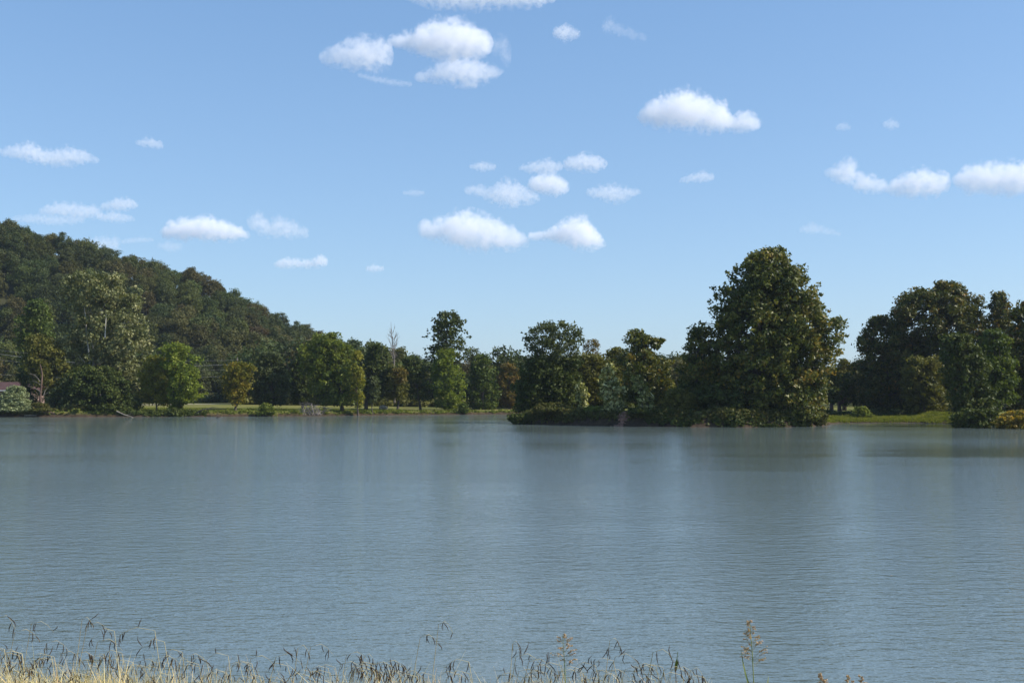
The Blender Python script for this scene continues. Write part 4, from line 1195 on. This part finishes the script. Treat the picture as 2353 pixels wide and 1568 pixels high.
def plume(tx, ty, Y, h_px, label, col='pink', leaves_=True, n=26, wpx=38):
    tip = at(tx, ty, Y)
    k = Y / F
    root = Vector((tip.x + .03, Y, tip.z - .8))
    r_ = empty('plume_grass', root, label, 'grass stalk', None)
    S = Tubes(6); S.add([(0, 0, 0), (-.01, 0, .4), (-.02, 0, .65), tip - root], [.003, .0026, .002, .0007])
    link('stem', S.build('stem', M['stalkg']), r_)
    Bq = Tubes(4); cs = []
    for i in range(n):
        t = (i + random.random()) / n
        z0 = tip.z - t * h_px * k
        c0 = Vector((tip.x + .02 * t, Y, z0)) - root
        sg = random.choice((-1, 1)); w = wpx * k * (.15 + .85 * t) * random.uniform(.3, 1) * sg
        e_ = c0 + Vector((w, random.uniform(-.01, .01), abs(w) * random.uniform(.0, .7)))
        Bq.add([c0 - Vector((0, 0, .015)), c0.lerp(e_, .6), e_], [.0007, .0005, .0003])
        for q in range(5):
            f_ = .45 + .13 * q
            cs.append(tuple(c0.lerp(e_, f_) + Vector((0, 0, random.uniform(-.003, .003)))))
    link('branchlet', Bq.build('branchlet', M['stalks']), r_)
    cs = np.array(cs)
    Vt, Ft, a_ = leaves(cs, np.full(len(cs), .0035), .005, 11, tri=False, elong=1.8)
    link('seeds', mesh_np('seeds', Vt, Ft, M[col], a_), r_)
    if leaves_:
        for sgx, hh in ((-1, .30), (1, .18)):
            p0 = Vector((0, 0, .42)); p3 = Vector((sgx * .05 * (1.4 if sgx < 0 else 1), 0, .42 + hh))
            Vl = []
            for i in range(7):
                t = i / 6; c0 = p0.lerp(p3, t) + Vector((sgx * .015 * math.sin(t * 3.14), 0, -.04 * t ** 3)); w = .0045 * (1 - t ** 2) + .0003
                Vl += [tuple(c0 + Vector((-w, 0, 0))), tuple(c0 + Vector((w, 0.002, 0)))]
            link('leaf', mesh_np('leaf', Vl, [(2 * i, 2 * i + 1, 2 * i + 3, 2 * i + 2) for i in range(6)], M['stalkg']), r_)
    return r_


plume(1722, 1424, 4.9, 95, 'tall pinkish plume grass stalk with green leaves standing alone against the water', n=34, wpx=40)
plume(1292, 1456, 5.0, 66, 'pale pinkish open plume grass stalk with a white stem right of centre', n=20, wpx=44, leaves_=False)
plume(1945, 1548, 5.2, 26, 'short pinkish seed tuft at the bottom edge, left one of two', n=10, wpx=14, leaves_=False)
plume(1882, 1546, 5.2, 30, 'fluffy cream seed tuft at the bottom edge, right of the tall plume', n=22, wpx=16, leaves_=False)
plume(1975, 1550, 5.2, 24, 'short reddish seed tuft at the bottom edge, rightmost of all', n=9, wpx=12, leaves_=False)
# green leaf blade on a dark stem
tip = at(1556, 1496, 5.3); root = tip - Vector((.01, 0, .75))
r_ = empty('green_bladed_grass', root, 'grass stem with one bright yellow green blade at its top', 'grass stalk')
S = Tubes(5); S.add([(0, 0, 0), (.01, 0, .4), (.0, 0, .68)], [.003, .0025, .0018]); link('stem', S.build('stem', M['barkred']), r_)
Vl = []
for i in range(7):
    t = i / 6; c0 = Vector((.0 + .012 * t, 0, .655 + .095 * t)); w = .0075 * math.sin(min(1, t * 1.3 + .12) * 3.0) + .0004
    Vl += [tuple(c0 + Vector((-w, 0, 0))), tuple(c0 + Vector((w, .003, 0)))]
link('leaf', mesh_np('leaf', Vl, [(2 * i, 2 * i + 1, 2 * i + 3, 2 * i + 2) for i in range(6)], M['bright']), r_)
# a fallen leaf afloat
q = at(2048, 1318, 4.6 * F / (1318 - HOR))
Vl = [(-.045, 0, 0), (-.01, -.02, .004), (.045, .004, .012), (0, .022, .006)]
tag(link('floating_leaf', mesh_np('floating_leaf', Vl, [(0, 1, 2, 3)], M['pink']), None, (q.x, q.y, .012)), 'single pale leaf floating on the open water to the right', 'leaf')

# ------------------------------------------------------------------ clouds: lumpy bodies of vapour 1100 m above the lake
BASE = 1100.0


def cloud_mat(prof_n, R, half, zr_, tau, seed, amp):
    """vapour thickest along the cloud's middle, thinning to ragged edges"""
    m = bpy.data.materials.new('cloud_vapour'); m.use_nodes = True
    nt = m.node_tree; N, L = nt.nodes, nt.links
    N.remove(N['Principled BSDF'])

    def mt(op, a, bb=0.0, cl=False):
        n = N.new('ShaderNodeMath'); n.operation = op; n.use_clamp = cl
        for i, q in enumerate((a, bb)):
            if isinstance(q, (int, float)): n.inputs[i].default_value = q
            else: L.new(q, n.inputs[i])
        return n.outputs[0]
    pv = N.new('ShaderNodeVolumePrincipled')
    pv.inputs['Color'].default_value = (1.0, .992, 1.0, 1)
    pv.inputs['Anisotropy'].default_value = 0.0
    tc = N.new('ShaderNodeTexCoord')
    sx = N.new('ShaderNodeSeparateXYZ'); L.new(tc.outputs['Object'], sx.inputs[0])
    u = mt('ADD', mt('DIVIDE', sx.outputs[0], 2 * half), .5)
    rr = ramp(nt, [(float(t), (c, h, 0)) for t, c, h in prof_n])
    L.new(u, rr.inputs[0])
    sc_ = N.new('ShaderNodeSeparateColor'); L.new(rr.outputs[0], sc_.inputs[0])
    zc = mt('SUBTRACT', mt('MULTIPLY', sc_.outputs[0], 2 * zr_), zr_)
    hh = mt('MAXIMUM', mt('MULTIPLY', sc_.outputs[1], zr_), R * .08)
    vz = mt('DIVIDE', mt('SUBTRACT', sx.outputs[2], zc), hh)
    vy = mt('DIVIDE', sx.outputs[1], mt('MULTIPLY', hh, 1.3))
    e = mt('SUBTRACT', 1.0, mt('SQRT', mt('ADD', mt('MULTIPLY', vz, vz), mt('MULTIPLY', vy, vy))))
    ue = mt('MULTIPLY', mt('SUBTRACT', .5, mt('ABSOLUTE', mt('SUBTRACT', u, .5))), 2 * half / (R * 1.1))
    e = mt('MINIMUM', e, ue)
    nz = N.new('ShaderNodeTexNoise'); nz.noise_dimensions = '4D'; nz.inputs['W'].default_value = seed
    nz.inputs['Scale'].default_value = 1.35 / R; nz.inputs['Detail'].default_value = 8; nz.inputs['Roughness'].default_value = .70
    L.new(tc.outputs['Object'], nz.inputs['Vector'])
    e = mt('ADD', e, mt('MULTIPLY', mt('SUBTRACT', nz.outputs[0], .50), amp * 3.1))
    d = mt('MULTIPLY', mt('MULTIPLY', e, 2.0, True), tau / R)
    L.new(d, pv.inputs['Density'])
    L.new(pv.outputs[0], N['Material Output'].inputs['Volume'])
    return m


def cloud(label, prof, tau, amp):
    """prof: rows (px, top, base)"""
    prof = sorted(prof)
    X_ = np.array([q[0] for q in prof], float); T_ = np.array([q[1] for q in prof], float); B_ = np.array([q[2] for q in prof], float)
    g_ = np.clip(.20 * (B_ - T_), 1.5, 7.0)
    T_ = T_ - g_; B_ = B_ + g_ * .6
    X_[0] -= 7; X_[-1] += 7
    el = math.atan2(at(1176, B_.max(), 1).z - EYE, 1.0)
    D = BASE / math.tan(el)
    k = D / F
    c0 = at((X_[0] + X_[-1]) / 2, float((T_.min() + B_.max()) / 2), D)
    half = (X_[-1] - X_[0]) / 2 * k
    zr_ = (B_.max() - T_.min()) / 2 * k
    R = float(np.mean(B_ - T_)) / 2 * k
    ym = (T_.min() + B_.max()) / 2
    pn = []
    for x_, t_, b_ in zip(X_, T_, B_):
        pn.append(((x_ - X_[0]) / (X_[-1] - X_[0]), .5 + (ym - (t_ + b_) / 2) * k / (2 * zr_), (b_ - t_) / 2 * k / zr_))
    U = np.array([q[0] for q in pn]); ZC = np.array([q[1] for q in pn]); HH = np.array([q[2] for q in pn])
    # closed hull of rings round the same profile, a little proud of the vapour
    ns, nr = 28, 16
    Vc = []
    for i in range(ns + 1):
        u = i / ns
        end = math.sqrt(max(0, 1 - (2 * u - 1) ** 8))
        h = max(np.interp(u, U, HH) * zr_, R * .08) * 1.32 * max(end, .05)
        zc = (np.interp(u, U, ZC) * 2 - 1) * zr_
        for j in range(nr):
            an = 2 * math.pi * j / nr
            Vc.append((-half * 1.02 + 2.04 * half * u, math.cos(an) * h * 1.3, zc + math.sin(an) * h))
    me = bpy.data.meshes.new('cloud')
    Fc = [(i * nr + j, i * nr + (j + 1) % nr, (i + 1) * nr + (j + 1) % nr, (i + 1) * nr + j) for i in range(ns) for j in range(nr)]
    Fc += [tuple(range(nr))[::-1], tuple(ns * nr + j for j in range(nr))]
    me.from_pydata(Vc, [], Fc)
    bm = bmesh.new(); bm.from_mesh(me); bmesh.ops.recalc_face_normals(bm, faces=bm.faces); bm.to_mesh(me); bm.free()
    me.materials.append(cloud_mat(pn, R, half, zr_, tau, random.uniform(0, 50), amp))
    o = link('cloud', me, None, c0)
    o['kind'] = 'thing'
    return tag(o, label, 'cloud', 'small fair weather clouds')


CL = [
    ('cloud bank cut off by the top edge of view', [(930, -6, 1), (990, -30, 12), (1060, -35, 14), (1090, -35, 17), (1150, -32, 12), (1230, -28, 12), (1277, -12, 4)], 2.2, .40),
    ('largest upper cloud, domed and bright, with a thin tail on its left', [(893, 84, 98), (925, 80, 112), (950, 82, 118), (962, 66, 126), (1000, 56, 132), (1030, 53, 134), (1070, 56, 132), (1105, 66, 128), (1128, 86, 118)], 4.5, .36),
    ('faint ragged wisp trailing off the right side of the largest upper cloud', [(1120, 96, 122), (1145, 88, 120), (1160, 92, 142), (1169, 110, 145)], .5, .46),
    ('wedge shaped cloud left of the largest upper cloud', [(738, 124, 146), (770, 112, 150), (795, 104, 152), (824, 91, 154), (868, 96, 156), (898, 104, 150)], 2.4, .40),
    ('thin streak hanging below the wedge shaped cloud', [(826, 168, 176), (860, 176, 188), (900, 184, 196), (942, 190, 200)], .55, .42),
    ('peaked cloud directly under the largest upper cloud', [(956, 174, 188), (1000, 158, 186), (1024, 139, 186), (1071, 134, 194), (1110, 148, 188), (1152, 160, 170)], 2.0, .41),
    ('small ragged puff in the upper sky right of centre', [(1275, 70, 84), (1298, 62, 92), (1328, 74, 84)], 1.4, .42),
    ('faint torn wisp right of the small ragged puff', [(1388, 52, 74), (1404, 44, 72), (1420, 60, 80), (1480, 84, 96)], .45, .44),
    ('lone bright humped cloud high above the great sycamore', [(1466, 264, 272), (1480, 246, 284), (1511, 228, 290), (1545, 222, 292), (1570, 212, 294), (1605, 224, 298), (1640, 238, 299), (1664, 240, 300), (1680, 270, 300), (1705, 264, 301), (1727, 262, 301), (1746, 278, 294)], 4.2, .36),
    ('small upright tuft at the left end of the right hand cloud row', [(1898, 394, 404), (1920, 384, 412), (1945, 370, 422), (1962, 376, 412)], 1.8, .40),
    ('long low cloud with a raised right end near the right edge', [(1966, 396, 436), (1990, 404, 438), (2040, 422, 442), (2076, 404, 446), (2111, 394, 448), (2150, 398, 446), (2175, 402, 440)], 3.0, .38),
    ('bright cloud cut off by the right edge of view', [(2194, 402, 420), (2215, 390, 436), (2250, 382, 442), (2300, 379, 443), (2350, 378, 442), (2400, 384, 440)], 3.6, .36),
    ('small thin puff left of the right hand cloud row', [(1566, 412, 420), (1590, 402, 418), (1615, 396, 416), (1635, 402, 414)], 1.0, .42),
    ('tiny faint puff high above the gap, left one of a pair', [(1926, 288, 298), (1938, 284, 298), (1948, 290, 298)], .5, .42),
    ('tiny faint puff high above the gap, right one of a pair', [(2034, 280, 290), (2048, 276, 296), (2060, 284, 292)], .6, .42),
    ('faint smudge of cloud low in the sky above the gap', [(1840, 524, 532), (1864, 514, 536), (1884, 520, 536), (1926, 534, 542)], .45, .42),
    ('large low cloud with a domed left half in the middle sky', [(960, 518, 540), (984, 506, 545), (1020, 508, 552), (1045, 494, 566), (1075, 490, 569), (1110, 500, 570), (1147, 510, 569), (1181, 528, 570), (1214, 552, 568)], 3.6, .37),
    ('low humped cloud touching the right end of the large low cloud', [(1214, 536, 550), (1240, 534, 552), (1268, 527, 553), (1290, 514, 558), (1320, 504, 566), (1350, 506, 569), (1366, 528, 569), (1388, 558, 568)], 3.6, .37),
    ('small rounded bright cloud above the large low cloud', [(1218, 416, 438), (1240, 406, 442), (1270, 403, 446), (1290, 412, 444), (1303, 424, 438)], 3.2, .36),
    ('ragged band of cloud left of the small rounded cloud', [(1071, 430, 444), (1090, 426, 446), (1130, 436, 464), (1160, 418, 468), (1186, 426, 468), (1237, 450, 464)], 1.5, .42),
    ('thin streaked cloud above the small rounded cloud', [(1196, 382, 390), (1230, 376, 398), (1262, 370, 398), (1290, 378, 388)], 1.2, .42),
    ('flat bright topped cloud right of the thin streak', [(1298, 370, 386), (1320, 362, 390), (1345, 358, 390), (1372, 362, 390), (1390, 372, 384)], 1.9, .40),
    ('plain thin cloud right of the small rounded cloud', [(1351, 436, 448), (1380, 430, 456), (1410, 429, 463), (1428, 434, 462), (1470, 436, 444)], 1.2, .41),
    ('small faint puff above the ragged band', [(1084, 380, 386), (1105, 374, 392), (1134, 380, 390)], .9, .42),
    ('tiny faint smear left of the ragged band', [(930, 440, 446), (950, 437, 450), (970, 440, 448)], .5, .42),
    ('long twin peaked thin cloud at the left edge of the sky', [(-20, 344, 352), (0, 342, 356), (40, 338, 362), (73, 332, 368), (100, 348, 376), (140, 350, 380), (159, 343, 378), (195, 350, 372), (226, 366, 376)], 1.5, .40),
    ('small thin puff at left above all the hill clouds', [(317, 324, 332), (342, 318, 338), (368, 328, 342)], .9, .42),
    ('upper left flat thin cloud over the hill', [(96, 480, 492), (130, 468, 494), (170, 472, 500), (228, 478, 500)], 1.3, .41),
    ('small smooth puff above right of the flat thin cloud', [(238, 470, 482), (270, 459, 482), (295, 458, 480), (312, 466, 476)], 1.3, .40),
    ('faint puff under the small smooth puff over the hill', [(231, 494, 506), (262, 488, 510), (304, 500, 508)], .9, .41),
    ('faint lower strip of cloud over the left hill', [(33, 498, 508), (90, 494, 512), (130, 498, 516), (190, 500, 512)], .7, .42),
    ('bright knobbly flat based cloud over the hill crest', [(374, 530, 544), (394, 512, 547), (418, 508, 547), (440, 508, 547), (476, 502, 548), (516, 512, 549), (550, 524, 550), (570, 536, 548)], 3.8, .36),
    ('ragged thinning cloud right of the bright knobbly cloud', [(574, 498, 520), (600, 494, 534), (620, 514, 542), (640, 502, 540), (670, 512, 544), (706, 530, 544)], 1.2, .42),
    ('low narrow cloud with a raised right tip above the tall tree', [(635, 604, 614), (655, 594, 614), (690, 598, 614), (712, 600, 615), (735, 589, 612), (748, 594, 608)], 1.9, .40),
    ('faint cloud half hidden behind the slope of the hill', [(198, 556, 572), (230, 548, 576), (270, 550, 576)], .9, .41),
    ('thin faint streak right of the half hidden cloud', [(284, 552, 560), (320, 545, 556), (348, 548, 554)], .5, .42),
    ('faint smudge below the bright knobbly cloud', [(367, 560, 570), (390, 557, 578), (413, 562, 574)], .45, .42),
    ('tiny low puff right of the narrow low cloud', [(846, 614, 622), (860, 609, 624), (876, 613, 621)], 1.1, .40)]
CT = 0.21
for lb, pr, tau, thr in CL:
    cloud(lb, pr, tau * CT, 1.2 + (thr - .36) * 10)

# ------------------------------------------------------------------ haze
bm = bmesh.new(); box(bm, -1010, 1010, -70, 1420, -12, 128)
mh = bpy.data.materials.new('haze_air'); mh.use_nodes = True
mh.node_tree.nodes.remove(mh.node_tree.nodes['Principled BSDF'])
pv = mh.node_tree.nodes.new('ShaderNodeVolumePrincipled'); pv.inputs['Color'].default_value = (.72, .84, 1, 1); pv.inputs['Density'].default_value = .00007; pv.inputs['Anisotropy'].default_value = .2
mh.node_tree.links.new(pv.outputs[0], mh.node_tree.nodes['Material Output'].inputs['Volume'])
tag(bm_obj('haze', bm, mh), 'thin bluish air over the lake', 'haze', kind='stuff')
